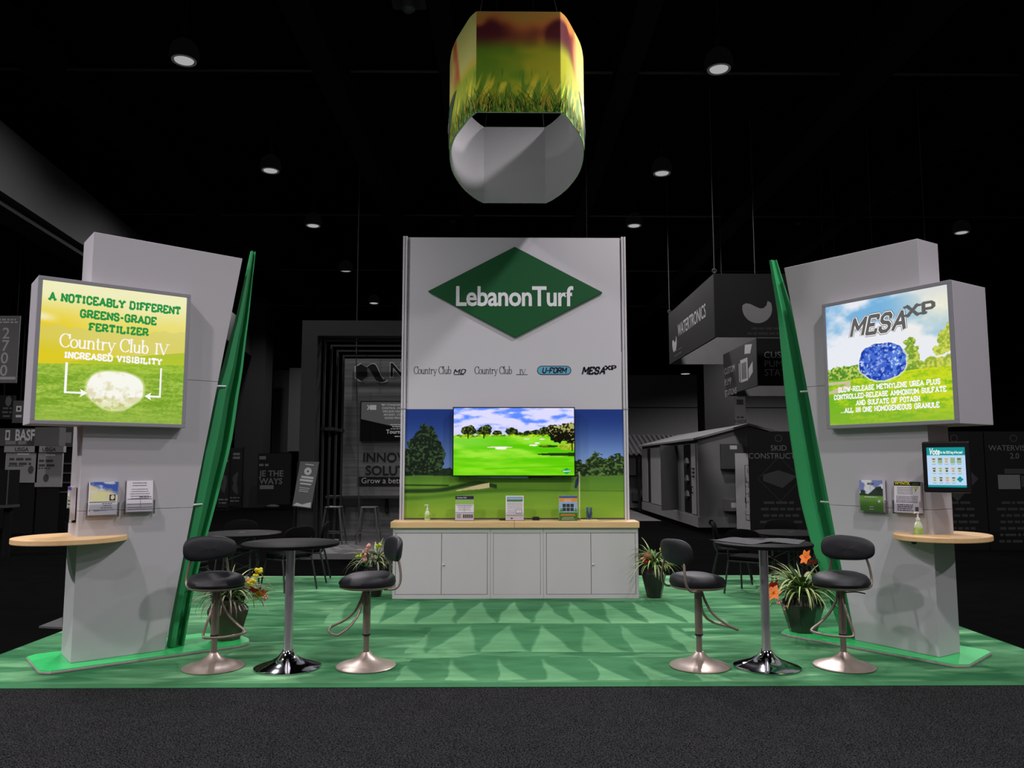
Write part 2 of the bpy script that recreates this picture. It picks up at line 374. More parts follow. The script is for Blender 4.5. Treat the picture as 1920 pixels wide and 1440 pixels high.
def carpet_col(U, V):
    x = cx0+U*(cx1-cx0); y = cy0+V*(cy1-cy0)
    n1 = fbm(x*.9+3, y*3.6, 11, 4); n2 = fbm(x*2.6, y*11, 5, 3)
    t = .36+1.0*(n1-.5)+.40*(n2-.5)
    strk = fbm(x*1.3+y*.8, y*7-x*1.1, 23, 3); t = t+.42*sm(.54, .72, strk)-.25*sm(.46, .34, fbm(x*1.1-y*.9+7, y*3.2+x*.7, 27, 3))
    wob = (fbm(x*1.1, y*1.1, 31, 2)-.5)
    for row, (ya, yb, per, ph, x0, x1) in enumerate(((8.52, 9.86, .405, .08, -1.75, 2.35), (7.22, 8.46, .46, .2, -1.0, 1.8), (6.30, 7.02, .40, .05, -.85, 1.65))):
        wob2 = (fbm(x*3.1, y*2.3, 35+row, 2)-.5)
        f = (y+wob*.10-ya)/(yb-ya); inside = (f > 0) & (f < 1) & (x > x0+wob*.8) & (x < x1+wob*.8); fc = np.clip(f, 0, 1)
        s = (x+wob2*.10+ph)/per; cell = np.floor(s); fr = s-cell
        j1 = _vn(cell*1.37+5.5, 0*y+row*3.3, 77); j2 = _vn(cell*2.11+1.5, 0*y+row*5.1, 79)
        if row == 0: ap = .62-.55*np.clip((x+.1)/1.5, 0, 1); pw = .72; wd_ = 1.0
        elif row == 1: ap = .80-.75*np.clip((x+.6)/1.8, 0, 1); pw = .62; wd_ = .96
        else: ap = .04+0*x; pw = .40; wd_ = .62
        ap = np.clip(ap+.22*(j1-.5), .02, .95)
        lft = ap*fc**1.25*wd_; rgt = wd_*(1-(1-ap)*fc**pw); rgt = np.where(row == 2, .03+.6*(1-fc)**1.9, rgt)
        lit = sm(-.03, .05, fr-lft)*sm(-.04, .05, rgt-fr)*(.72+.5*j2)
        edge = sm(.07, 0, np.abs(fr-lft))*(f < .9)
        v = .24+.42*lit+.14*edge+.30*(n1-.5)+.22*(n2-.5)+.10*sm(.15, .0, fc)
        t = np.where(inside, v, t)
        t = np.where((np.abs(f-1.0) < .012) & (x > x0) & (x < x1), .16, t)
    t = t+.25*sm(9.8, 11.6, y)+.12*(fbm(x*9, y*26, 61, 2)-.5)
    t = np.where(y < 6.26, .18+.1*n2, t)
    t = np.where(np.abs(y-9.3+.0*x) < .012, t-.12, t)
    return mixc(K(44, 98, 62), K(124, 176, 128), np.clip(t, 0, 1))
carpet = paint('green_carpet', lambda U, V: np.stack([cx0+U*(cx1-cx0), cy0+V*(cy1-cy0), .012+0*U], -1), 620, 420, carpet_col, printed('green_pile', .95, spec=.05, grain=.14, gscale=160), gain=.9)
tag(carpet, 'green stand carpet brushed into light and dark triangles', 'carpet')
rim = MB().box(cx0, cx1, cy0-.004, cy0, 0.0085, .012).box(cx0, cx1, cy1, cy1+.006, .001, .014).box(cx0-.006, cx0, cy0, cy1, .001, .013).box(cx1, cx1+.006, cy0, cy1, .001, .013)
rim.build('edge_binding', mat('dark_binding', S(20, 60, 40), .9, spec=.05), carpet)
# ---------------------------------------------------------------- display wall with the diamond logo
WY = 10.42; XL, XR, ZT = -1.345, 1.652, 4.735
dw = thing('display_wall', 'tall white back wall with green diamond logo and golf course mural', 'display wall', (0, 0, 0))
ZM = 2.40
mb = MB().box(XL+.075, XR-.075, WY, WY+.06, ZM, ZT-.01).box(XL+.02, XR-.02, WY+.02, WY+.06, .02, ZM+.01)
mb.build('backing_panel', white, dw)
for xa in (XL, XR-.06):
    pb = MB().box(xa, xa+.026, WY-.03, WY+.07, .02, ZT).box(xa+.034, xa+.06, WY-.03, WY+.07, .02, ZT).box(xa+.024, xa+.036, WY-.012, WY+.06, .02, ZT-.005)
    pb.build('post', white, dw, bevel=.004)
    MB().box(xa-.004, xa+.064, WY-.034, WY+.07, ZM-.005, ZM+.012).build('joint_clip', alu, dw)
wf = Frame((0, WY, 0))
def W2(px, py):
    p = PY(px, py, WY); return (p.x, p.z)
d = [W2(965, 464), W2(1129, 549), W2(966, 633), W2(803, 547)]
logo = MB().prism([(a, b) for a, b in d][::-1], WY-.035, WY-.003, axis='y')
lg = logo.build('logo_diamond', [green_logo], dw, fix=True)
a = W2(853, 573); b = W2(1072, 529)
deco('lettering', Frame((0, WY-.035, 0)), [(sans('LebanonTurf', .262, a[0], a[1]-.004, bold=.022, fit=b[0]-a[0], tall=1.42, track=.95), 0)], [white_print], lg)
def wtxt(px0, px1, py, shape_fn):
    p = W2(px0, py); q = W2(px1, py); return shape_fn(p[0], p[1], q[0]-p[0])
cm = .098
it = []
for x0, x1 in ((776, 848), (890, 962)):
    it.append((wtxt(x0, x1, 701, lambda x, z, w: strokes('Country Club', SERIF, cm, x, z, thick=.105, thin=.045, serif=.2, gap=.06, align='LEFT', fit=w*.97)), 0))
deco('product_lettering', wf, it, [dark_print], dw)
it = [(wtxt(851, 871, 701, lambda x, z, w: strokes('MD', SLAB, .055, x, z+.004, thick=.2, serif=0, gap=.34, align='LEFT', shear=.25, fit=w)), 0), (rect(*W2(851, 703), *W2(870, 701.6)), 0),
      (wtxt(974, 985, 701, lambda x, z, w: strokes('IV', SERIF, .06, x, z, thick=.13, thin=.05, serif=.3, gap=.1, align='LEFT', fit=w)), 0), (rect(*W2(968, 703), *W2(989, 702)), 0),
      (wtxt(849, 851, 690, lambda x, z, w: greek(x, x+.012, z, 1, .01, .012)), 0), (wtxt(963, 965, 690, lambda x, z, w: greek(x, x+.012, z, 1, .01, .012)), 0)]
deco('grade_lettering', wf, it, [dark_print], dw)
# rounded blue badge
c0 = W2(1007, 703); c1 = W2(1071, 686)
def pill(x0, y0, x1, y1, n=10):
    r = (y1-y0)/2; return [(x1-r+r*math.sin(PI*i/n), (y0+y1)/2-r*math.cos(PI*i/n)) for i in range(n+1)]+[(x0+r-r*math.sin(PI*i/n), (y0+y1)/2+r*math.cos(PI*i/n)) for i in range(n+1)]
pl_o = pill(c0[0], c0[1], c1[0], c1[1]); g = .010; pl_i = pill(c0[0]+g, c0[1]+g, c1[0]-g, c1[1]-g)
deco('badge', wf, [(poly(*pl_o), 1), (poly(*pl_i), 0, .001), (strokes('U-FORM', SLAB, .066, (c0[0]+c1[0])/2, c0[1]+.028, thick=.26, serif=0, gap=.26, shear=.2, fit=(c1[0]-c0[0])*.68), 1, .002)],
     [mat('badge_blue', S(96, 168, 200), .5), dark_print], dw)
def mesa(x, z, w, h, extra=0.0):
    return strokes('MESA', SLAB, h, x, z, thick=.2+extra, serif=0, gap=.3, align='LEFT', shear=.3, fit=w), strokes('XP', SLAB, h*.62, x+w*1.06, z+h*.64, thick=.24+extra*.6, serif=.36, gap=.36, align='LEFT', fit=w*.46)
p = W2(1092, 701); q = W2(1133, 689)
ms = mesa(p[0], p[1], q[0]-p[0], q[1]-p[1], .09)
deco('slanted_lettering', wf, [(ms[0], 0), (ms[1], 0)], [dark_print], dw)
# mural
m0, m1 = XL+.062, XR-.062; mz0, mz1 = .98, 2.40
def mural_col(U, V):
    x = m0+U*(m1-m0); z = mz0+V*(mz1-mz0)
    sky = mixc(K(120, 148, 196), K(20, 46, 112), sm(.42, .98, V)); sky = mixc(sky, K(22, 44, 104), .35*sm(.45, .1, U))
    hz = .385+.0*U
    n = fbm(U*50, V*36, 3, 4); col = sky
    # right hand tree row
    top = .52+.05*fbm(U*16, 0*V+2, 41, 3)+.05*np.sin(U*23)*.3-.10*sm(.80, 1.02, U)*0
    rt = (U > .56) & (V < top+.06*(n-.5)*2+.02*np.sin(U*60)) & (V > .36)
    tl = mixc(K(18, 34, 14), K(86, 116, 52), sm(.38, .75, fbm(U*110, V*70, 8, 3)))
    col = np.where(rt[..., None], tl, col)
    # low far hedge
    hd = (V < .455+.05*(n-.5)) & (V > .36) & (U < .30); col = np.where(hd[..., None], K(24, 40, 22)+.1*(n[..., None]-.5), col)
    # big left tree
    cxs = ((.095, .70, .055, .17), (.075, .60, .075, .16), (.13, .58, .055, .14), (.10, .48, .075, .10), (.02, .50, .05, .16), (.0, .42, .06, .12), (.15, .50, .03, .07))
    tm = -np.ones_like(U)*2
    for (a_, b_, ra, rb) in cxs: tm = np.maximum(tm, 1-((U-a_)/ra)**2-((V-b_)/rb)**2)
    tree = (tm+.9*(n-.5)) > .12
    col = np.where(tree[..., None], mixc(K(10, 20, 12), K(52, 78, 40), sm(.45, .75, fbm(U*120, V*74, 18, 3)+.15*sm(.0, .15, U-.08))), col)
    trunk = (np.abs(U-.083) < .004+.006*(V < .36)) & (V > .30) & (V < .5); col = np.where(trunk[..., None], K(20, 20, 14), col)
    trunk = (np.abs(U-.102) < .004) & (V > .31) & (V < .5); col = np.where(trunk[..., None], K(20, 20, 14), col)
    # grass
    gline = .375+.012*np.sin(U*7+1)
    gr = mixc(K(108, 142, 42), K(84, 124, 36), sm(.0, .34, V)+.5*(fbm(U*7, V*28, 51, 3)-.5))
    gr = mixc(gr, K(64, 100, 34), sm(.30, .37, V)*.7)
    band = np.abs(V-(.18+.075*sm(.0, .5, U))+.0) ; gr = mixc(gr, K(58, 96, 26), .7*sm(.035, .0, band)*sm(.75, .3, U))
    sh = np.abs(V-(.245+.07*np.exp(-((U-.33)/.12)**2))); gr = mixc(gr, K(24, 44, 16), sm(.03, .006, sh)*(U < .42)*.9)
    gr = mixc(gr, K(28, 52, 18), sm(.012, .002, np.abs(V-.30+.02*U))*(U < .2))
    bk = ((np.abs(V-(.247+.05*(U-.23)/.15)) < .004+.018*sm(.23, .36, U)) & (U > .235) & (U < .385)); gr = np.where(bk[..., None], K(196, 184, 140), gr)
    rough = sm(.235, .25, V-.01*np.sin(U*9))*sm(.6, .8, U); gr = mixc(gr, K(74, 112, 38), rough*.5)
    gr = mixc(gr, K(52, 90, 26), sm(.006, .001, np.abs(V-.248+.02*(U-.8)))*(U > .55)*.8)
    return np.where((V < gline)[..., None], gr, col)
mur = paint('mural', lambda U, V: np.stack([m0+U*(m1-m0), WY-.004+0*U, mz0+V*(mz1-mz0)], -1), 440, 220, mural_col, printed('mural_print', .45), dw, gain=ILL*.82, cmax=.9)
fl = [(rect(*W2(1085.6, 972), *W2(1087.2, 884)), 0), (poly(W2(1085.5, 890), W2(1085, 906), W2(1081, 916), W2(1077, 914), W2(1079, 902), W2(1083, 893)), 1, .001)]
deco('printed_golf_flag', Frame((0, WY-.004, 0)), fl, [mat('flag_pole_print', S(214, 206, 160), .6), mat('flag_print', S(36, 48, 92), .6)], dw)
# ---------------------------------------------------------------- television
a = PY(849, 763, WY-.10); b = PY(1079, 893.5, WY-.10)
tw, th = b.x-a.x, a.z-b.z
tv = thing('television', 'wide flat television showing a sunny golf fairway on the back wall', 'television', (a.x, WY-.10, b.z))
MB().box(0, tw, 0, .045, 0, th).build('housing', black_plastic, tv, bevel=.004)
MB().box(tw*.3, tw*.7, .045, .096, th*.25, th*.75).build('wall_bracket', black_plastic, tv)
def tv_col(U, V):
    n = fbm(U*44, V*30, 3, 4)
    cl = fbm(U*8+1, V*15, 90, 5); sky = mixc(K(96, 140, 255), K(222, 220, 255), sm(.30, .60, cl+.16*sm(1, .62, V)+.02)); sky = mixc(sky, K(176, 190, 250), .25*sm(.75, .6, V))
    hz = .585; col = sky
    def crown(cx, cy, rx, ry): return 1-((U-cx)/rx)**2-((V-cy)/ry)**2
    leaf = mixc(K(22, 30, 14), K(120, 140, 60), sm(.45, .78, fbm(U*100, V*70, 8, 3)))
    tm = -np.ones_like(U)
    for c in ((.10, .655, .04, .045), (.125, .66, .06, .065), (.14, .69, .03, .05), (.21, .64, .03, .035), (.265, .66, .055, .065), (.28, .71, .03, .04), (.36, .625, .04, .035), (.48, .65, .05, .055), (.52, .62, .05, .03), (.565, .605, .05, .03), (.64, .62, .06, .04), (.70, .63, .07, .045), (.77, .66, .06, .06), (.83, .69, .05, .07)): tm = np.maximum(tm, crown(*c))
    t1 = (tm+1.5*(n-.5)) > -.12; col = np.where(t1[..., None], leaf, col)
    hedge = (V < hz+.015+.03*(n-.5)) & (V > .54); col = np.where(hedge[..., None], mixc(K(86, 130, 20), K(190, 232, 30), sm(.3, .7, fbm(U*50, V*60, 9, 3))), col)
    g = fbm(U*4+V*3, V*14, 60, 4); gr = mixc(K(88, 200, 8), K(160, 232, 60), sm(.3, .75, g)); gr = mixc(gr, K(150, 224, 84), .6*sm(.34, .48, V)*sm(.6, .1, U)); gr = mixc(gr, K(120, 220, 14), .5*sm(.3, .1, V))
    gr = mixc(gr, K(84, 180, 10), .7*sm(.012, .0, np.abs(V-.09-.06*(U-.2)))*(U > .25))
    fg = V < .575-.02*np.exp(-((U-.1)/.1)**2); col = np.where((fg & ~(t1 & (V > .545)))[..., None], gr, col)
    for tx in (.119, .249): col = np.where(((np.abs(U-tx) < .005) & (V > .545) & (V < .65))[..., None], K(30, 28, 20), col)
    for (cx, cy, rx, ry, c) in ((.385, .415, .105, .012, K(240, 220, 200)), (.39, .402, .05, .02, K(255, 255, 252)), (.665, .445, .04, .013, K(250, 245, 235)), (.695, .475, .02, .01, K(255, 250, 245)), (.605, .538, .024, .008, K(236, 236, 210)), (.73, .535, .025, .008, K(236, 236, 210))):
        col = np.where((crown(cx, cy, rx, ry)+.8*(fbm(U*25, V*25, 14, 2)-.5) > 0)[..., None], c, col)
    col = np.where((crown(.79, .43, .085, .017) > 0)[..., None], K(40, 60, 14), col); col = np.where((crown(.755, .435, .03, .010) > 0)[..., None], K(130, 120, 30), col)
    col = np.where((crown(.95, .425, .085, .055)+.5*(n-.5) > 0)[..., None], mixc(K(110, 150, 20), K(216, 232, 70), n), col)
    col = np.where((crown(.93, .31, .24, .022)*(1.0)+(U > .95)*.4 > 0)[..., None] & (V < .36)[..., None] & (V > .285)[..., None], K(34, 52, 14), col)
    tm = -np.ones_like(U)
    for c in ((.93, .66, .10, .11), (.87, .58, .075, .10), (.98, .60, .12, .12), (.84, .67, .06, .06), (.965, .73, .07, .05)): tm = np.maximum(tm, crown(*c))
    big = (tm+1.2*(n-.5)) > .0
    lf = mixc(K(20, 20, 12), K(176, 176, 100), sm(.5, .72, fbm(U*80, V*56, 28, 3)+.35*sm(.58, .74, V)-.17+.1*sm(.9, 1, U)))
    col = np.where(big[..., None], lf, col)
    col = np.where(((np.abs(U-.985) < .005) & (V > .36) & (V < .5))[..., None], K(24, 24, 14), col)
    return col
paint('screen', flat(Frame((.014, -.002, .016)), tw-.028, th-.030), 300, 168, tv_col, printed('screen_glow', glow=1.0), tv)
lx, lz = tw*.928, th*.078
deco('screen_logo', Frame((0, -.002, 0)), [(poly((lx-.072, lz), (lx, lz-.04), (lx+.072, lz), (lx, lz+.04)), 0), (sans('LebanonTurf', .03, lx, lz-.010, align='CENTER', bold=.03, fit=.105), 1, .001)],
     [emit('screen_logo_green', S(20, 160, 76)), emit('screen_white', S(235, 245, 235))], tv)
# ---------------------------------------------------------------- counter: two cabinets, a middle panel unit and the worktop
CY = 10.04; cz = .882
def cabinet(x0, x1, doors, label):
    t = thing('storage_cabinet' if doors else 'panel_cabinet', label, "cabinet", (x0, CY, .0126), 0, None)
    w = x1-x0
    mb = MB().box(0, w, .02, .338, 0, cz-.013).box(0, w, 0, .02, 0, .05).box(0, w, 0, .02, cz-.075, cz-.013)
    mb.box(0, .035, 0, .02, .05, cz-.075).box(w-.035, w, 0, .02, .05, cz-.075)
    mb.build('carcass', cab_grey, t, bevel=.002)
    if doors:
        h0, h1 = .055, cz-.08; mid = w/2
        for k, (a_, b_) in enumerate(((.04, mid-.003), (mid+.003, w-.04))):
            dd = MB().box(a_, b_, -.002, .018, h0, h1).build('door', cab_grey, t, bevel=.002)
            if k == 1: MB().lathe([(.011, 0), (.011, .012), (.006, .016)], 14).build('lock_knob', alu, dd, smooth=True, loc=(a_+.022, -.002, h0+.36)).rotation_euler.x = PI/2
    else:
        MB().box(.038, w-.038, .002, .018, .052, cz-.078).build('front_panel', cab_grey, t, bevel=.002)
    return t
cabinet(-1.375, -.155, True, 'grey two-door cabinet at the left end of the counter')
cabinet(-.153, .507, False, 'plain grey middle section of the counter between two cabinets')
cabinet(.509, 1.70, True, 'grey two-door cabinet at the right end of the counter')
wt = thing('countertop', 'long maple counter worktop under the television', 'countertop', (0, 0, 0))
MB().box(-1.405, .145, CY-.03, WY-.036, cz, .96).build('top_board', maple, wt, bevel=.006)
MB().box(.1465, 1.715, CY-.03, WY-.036, cz, .96).build('top_board', maple, wt, bevel=.006)
CT = .961
def sanitizer(loc, label, k=1.0):
    t = thing('sanitizer_bottle', label, 'bottle', loc, 0, 'hand sanitizer bottles')
    MB().lathe([(.034*k, 0), (.037*k, .01*k), (.036*k, .075*k), (.030*k, .105*k), (.016*k, .122*k), (.014*k, .13*k)], 24, sy=.72).build('bottle_body', mat('clear_gel', S(196, 208, 170), .15, spec=.6, var=.04), t, smooth=True)
    MB().lathe([(.0365*k, .018*k), (.0385*k, .02*k), (.0375*k, .07*k), (.0355*k, .072*k)], 24, sy=.74).build('label_band', mat('lime_label', S(150, 178, 92), .4, var=.5, scale=60), t, smooth=True)
    MB().lathe([(.015*k, .13*k), (.016*k, .15*k), (.007*k, .152*k), (.006*k, .185*k), (.012*k, .187*k), (.012*k, .2*k)], 16).tube([(0, 0, .195*k), (-.022*k, -.01*k, .196*k), (-.038*k, -.016*k, .188*k)], .005*k, 8).build('pump', mat('pump_white', S(222, 222, 222), .4), t, smooth=True)
    return t
p = PZ(802, 975, CT); sanitizer((p.x, 10.27, CT), 'clear pump bottle of sanitizer at the left end of the counter', 1.0)
paper = mat('paper_white', S(226, 220, 226), .6, spec=.15, var=.02)
ink = mat('paper_ink', S(96, 92, 100), .6, spec=.1, var=.05)
acrylic = None
def mk_acrylic():
    m = bpy.data.materials.new('clear_acrylic'); m.use_nodes = True; nt = m.node_tree; nt.nodes.clear()
    tr = nt.nodes.new('ShaderNodeBsdfTransparent'); gl = nt.nodes.new('ShaderNodeBsdfGlossy'); gl.inputs['Roughness'].default_value = .08
    tr.inputs[0].default_value = (.985, .985, .99, 1); mx = nt.nodes.new('ShaderNodeMixShader'); fr = nt.nodes.new('ShaderNodeFresnel'); fr.inputs[0].default_value = 1.18
    o = nt.nodes.new('ShaderNodeOutputMaterial'); nt.links.new(fr.outputs[0], mx.inputs[0]); nt.links.new(tr.outputs[0], mx.inputs[1]); nt.links.new(gl.outputs[0], mx.inputs[2]); nt.links.new(mx.outputs[0], o.inputs[0])
    return m
acrylic = mk_acrylic()
def lit_stand(pxc, w, h, label, items, mats, name='literature_stand', papers='leaflet'):
    c = PZ(pxc, 977, CT); y = 10.20
    x = PY(pxc, 977, y).x
    t = thing('literature_stand', label+' holder', 'brochure stand', (x, y, CT), 0, 'literature stands on the counter')
    MB().box(-w/2-.006, w/2+.006, .015, .02, 0, h*.9).box(-w/2-.006, w/2+.006, -.03, -.026, 0, h*.35).box(-w/2-.006, w/2+.006, -.03, .06, 0, .004).build('acrylic_tray', acrylic, t)
    q = thing('leaflet_stack', label, 'leaflets', (x, y-.002, CT+.005), 0, 'leaflets on the counter')
    MB().box(-w/2, w/2, -.02, .012, 0, h).build('paper_stack', paper, q)
    deco('cover_print', Frame((-w/2, -.02, 0)), items, mats, q, eps=.0015)
    return t
w, h = .235, .31
pm = [paper, dark_print, mat('leaflet_green', S(150, 186, 96), .6), ink, mat('leaflet_orange', S(222, 150, 60), .6), mat('leaflet_blue', S(70, 88, 160), .6), mat('leaflet_grass', S(72, 140, 44), .6), mat('leaflet_sky', S(150, 176, 216), .6), mat('leaflet_dark', S(44, 52, 34), .6)]
lit_stand(871, w, h, 'leaflets with black header and lime band on the counter', [(rect(0, .265, w, h), 1), (rect(0, .205, w, .262), 2, .0004), (rect(.015, .1, w-.015, .195), 0), (rect(.012, .19, w-.012, .194), 3, .0006), (rect(.115, .105, .118, .19), 3, .0006), (rect(0, .098, w, .102), 3, .0006),
   (sans('Country Club', .022, .02, .28, bold=.02), 0, .001)]+[(greek(.02, w-.02, .18-k*.014, 1, .01, .004, 5+k), 3, .001) for k in range(5)]+[(rect(.1+.026*k, .03, .118+.026*k, .075), 3, .0008) for k in range(5)]+[(greek(.015, .08, .075, 4, .014, .005, 9), 3, .0008)], pm)
lit_stand(965, w*.98, h, 'white leaflets with a landscape banner at the middle of the counter', [(rect(.018, .24, w-.02, .295), 8), (rect(.022, .262, w-.024, .291), 7, .0003), (rect(.022, .246, w-.024, .262), 6, .0004), (greek(.02, w-.02, .225, 9, .016, .004, 12, False, 'L'), 3), (rect(.13, .085, .205, .135), 3, .0004), (rect(.135, .09, .155, .13), 0, .0006), (rect(.158, .09, .178, .13), 0, .0006), (rect(.181, .09, .2, .13), 0, .0006),
   (rect(.015, .062, w-.02, .065), 1, .0004), (poly((.06, .025), (.078, .035), (.096, .025), (.078, .015)), 8, .0004)], pm)
lit_stand(1065, w*.98, h, 'colourful leaflets with blue top and orange bands on the counter', [(rect(0, 0, w, .1), 6), (rect(0, .1, w, .235), 7), (rect(0, .235, w, .285), 4), (rect(0, .282, w, h), 5), (rect(.02, .055, w-.03, .08), 4, .0004)]+
   [(rect(.045+a_*.05, .115+b_*.05, .088+a_*.05, .158+b_*.05), 8, .0004) for a_ in (0, 1, 2) for b_ in (0, 1)]+[(greek(.05, .18, .255, 2, .016, .006, 3), 0, .0006), (greek(.03, .2, .03, 2, .02, .008, 4), 0, .0006), (poly((.0, .11), (.03, .16), (.05, .11)), 6, .0005), (poly((.19, .11), (.215, .16), (w, .11)), 6, .0005)], pm)
p = PZ(1004, 973.5, CT)
tag(MB().prism([(-.045, 0), (.045, 0), (.045, .03), (.036, .042), (-.036, .042), (-.045, .03)], -.05, .05, axis='y').build('black_clicker', black_plastic, loc=(p.x, 10.3, CT), bevel=.004), 'small black box on the counter right of the middle leaflets', 'box')
p = PY(944, 974, 10.28)
tag(MB().prism([(-.055, 0), (.055, 0), (.055, .012), (-.055, .012)], -.05, .05, axis='y').build('black_tray', black_plastic, loc=(p.x, 10.3, CT), bevel=.003), 'flat black tray half behind the middle leaflets on the counter', 'tray')
p = PY(1104, 974, 10.25)
pad = MB().box(-.12, .12, -.06, .05, 0, .006).box(-.115, .10, -.055, .045, .006, .011).build('note_pad', mat('yellow_paper', S(226, 214, 140), .6), loc=(p.x, 10.22, CT), rz=.06)
tag(pad, 'pale yellow note pad lying under the pen cup', 'note pad')
cup = thing('pen_cup', 'clear cup of blue pens at the right end of the counter', 'pen cup', (p.x+.005, 10.23, CT+.0125))
MB().lathe([(.034, 0), (.04, .1), (.038, .1), (.032, .004)], 24).build('cup_wall', acrylic, cup, smooth=True)
for k in range(9):
    q = 2*PI*k/9; r1 = .018; r2 = .034
    tag(MB().tube([(r1*math.cos(q), r1*math.sin(q), 0), (r2*math.cos(q+.3), r2*math.sin(q+.3), .135+.008*(k % 3))], .0055, 8).build('ballpoint_pen', mat('pen_blue', S(62, 84, 140), .35, spec=.5), smooth=True, loc=(p.x+.005, 10.23, CT+.018)), 'blue pen standing in the clear cup on the counter', 'pen', 'blue pens in the cup')
# ---------------------------------------------------------------- the two leaning display towers
def rot(o, ang):
    c, s = math.cos(ang), math.sin(ang); return lambda x, y, z: Vector((o[0]+x*c-y*s, o[1]+x*s+y*c, z))
A_L, A_R = math.radians(37.94), math.radians(-57.91); O_L, O_R = (-3.572, 6.764), (3.721, 6.879)
L_, R_ = rot(O_L, A_L), rot(O_R, A_R)
def tower(o, ang, label, top, depth, base, fin, sgn, shelf, seams):
    t = thing('display_tower', label, 'display tower', (o[0], o[1], .013), ang, 'leaning grey display towers')
    def X(z):                                     # inner slanting edge
        return top[2]+(top[3]-top[2])*z/(top[1])
    mb = MB(); zs = [.027]+seams+[None]
    for a_, b_ in zip(zs, zs[1:]):
        ga = .0015
        if b_ is None:
            f = [(0, 0, a_+ga), (X(a_), 0, a_+ga), (top[3], 0, top[1]), (0, 0, top[0])]
        else: f = [(0, 0, a_+ga), (X(a_), 0, a_+ga), (X(b_), 0, b_-ga), (0, 0, b_-ga)]
        bk = [(x, depth, z) for x, y, z in f]
        mb.hexa(f, bk) if sgn > 0 else mb.hexa(f[::-1], bk[::-1])
    mb.build('tower_panel', grey_lam, t, bevel=.003, fix=True)
    bm = MB().prism(base, 0, .02, 0, side=0)
    bp = bm.build('base_plate', [mat('base_edge', S(150, 144, 140), .5)], t, bevel=.004, fix=True)
    inset = [(x*.994+.003*sgn, y*.985+.003) for x, y in base]
    MB().prism(inset, .0205, .027).build('base_top', base_green, bp, fix=True)
    # fin: folded sheet blade with a recessed web
    NF = 26; zs_ = [f[2] for f in fin]; zz = [zs_[0]+(zs_[-1]-zs_[0])*i/NF for i in range(NF+1)]
    def ip(z, k):
        return float(np.interp(z, zs_, [f[k] for f in fin]))
    prof = ((0, .0), (.34, -.01), (.38, .15), (.84, .15), (.88, .03), (1.0, .02), (1.0, .17), (0, .17)) if sgn > 0 else ((0, .02), (.10, .0), (.56, -.01), (.60, .13), (1.0, .13), (1.0, .17), (0, .17))
    mbf = MB(); n = len(prof); vs = []; fs = []
    for z in zz:
        xl, xr = ip(z, 0), ip(z, 1); k = min(1, (xr-xl)/.20)
        for (a_, d_) in prof: vs.append((xl+(xr-xl)*a_, .06+d_*k, z))
    for i in range(NF):
        for k in range(n): fs.append((i*n+k, i*n+(k+1) % n, (i+1)*n+(k+1) % n, (i+1)*n+k))
    fs += [tuple(range(n)), tuple(NF*n+k for k in range(n-1, -1, -1))]
    mbf.add(vs, fs); fo = mbf.build('fin', fin_green, t, fix=True)
    for zb in (1.29, 2.40):
        xi = X(zb); xo = ip(zb, 0) if sgn > 0 else ip(zb, 1)
        MB().tube([(xi-.02*sgn, .04, zb), (xo+.05*sgn, .055, zb+.005)], .012, 10).build('bracket_pin', alu, fo, smooth=True)
    # oval shelf around the outer corner
    cx_, cy_, rx, ry = shelf
    pts = [(cx_+rx*math.cos(2*PI*i/72), cy_+ry*math.sin(2*PI*i/72)) for i in range(72)]
    MB().prism(pts, 1.013, 1.058).build('shelf', maple, t, bevel=.006, fix=True)
    return t
finL = [(.800,.925,.030),(.853,.986,.48),(.909,1.057,.845),(.975,1.160,1.27),(1.046,1.271,1.77),(1.079,1.300,1.93),(1.147,1.346,2.37),(1.202,1.370,2.54),(1.262,1.392,2.865),(1.308,1.412,3.08),(1.361,1.433,3.41),(1.415,1.458,3.77)]
finR = [(-.975,-.868,.028),(-1.054,-.914,.19),(-1.202,-.981,.60),(-1.295,-1.015,.865),(-1.416,-1.101,1.31),(-1.514,-1.218,2.01),(-1.556,-1.293,2.45),(-1.585,-1.39,2.90),(-1.598,-1.469,3.23),(-1.685,-1.622,3.86)]
baseL = [(-.24,-.10),(-.17,-.175),(1.33,-.195),(1.45,-.13),(1.505,.03),(1.49,.18),(1.40,.36),(1.2,.54),(-.18,.56),(-.25,.50)]
baseR = [(.262,-.03),(.20,-.125),(-1.30,-.305),(-1.42,-.27),(-1.475,-.15),(-1.42,.02),(-1.25,.38),(-1.1,.50),(.06,.64),(.135,.585)]
twL = tower(O_L, A_L, 'left grey display tower with green fin and oval wooden shelf', (3.684, 3.662, .735, 1.307), .43, baseL, finL, 1, (-.03, .12, .44, .40), [1.27, 2.44])
twR = tower(O_R, A_R, 'right grey display tower with green fin and oval wooden shelf', (3.682, 3.717, -.79, -1.444), .33, baseR, finR, -1, (.0, .14, .37, .44), [1.27, 2.44])
MB().lathe([(.028, 0), (.028, .004), (.02, .006)], 20).build('cable_grommet', black_plastic, twR, smooth=True, loc=(-.175, 0, .99)).rotation_euler.x = PI/2
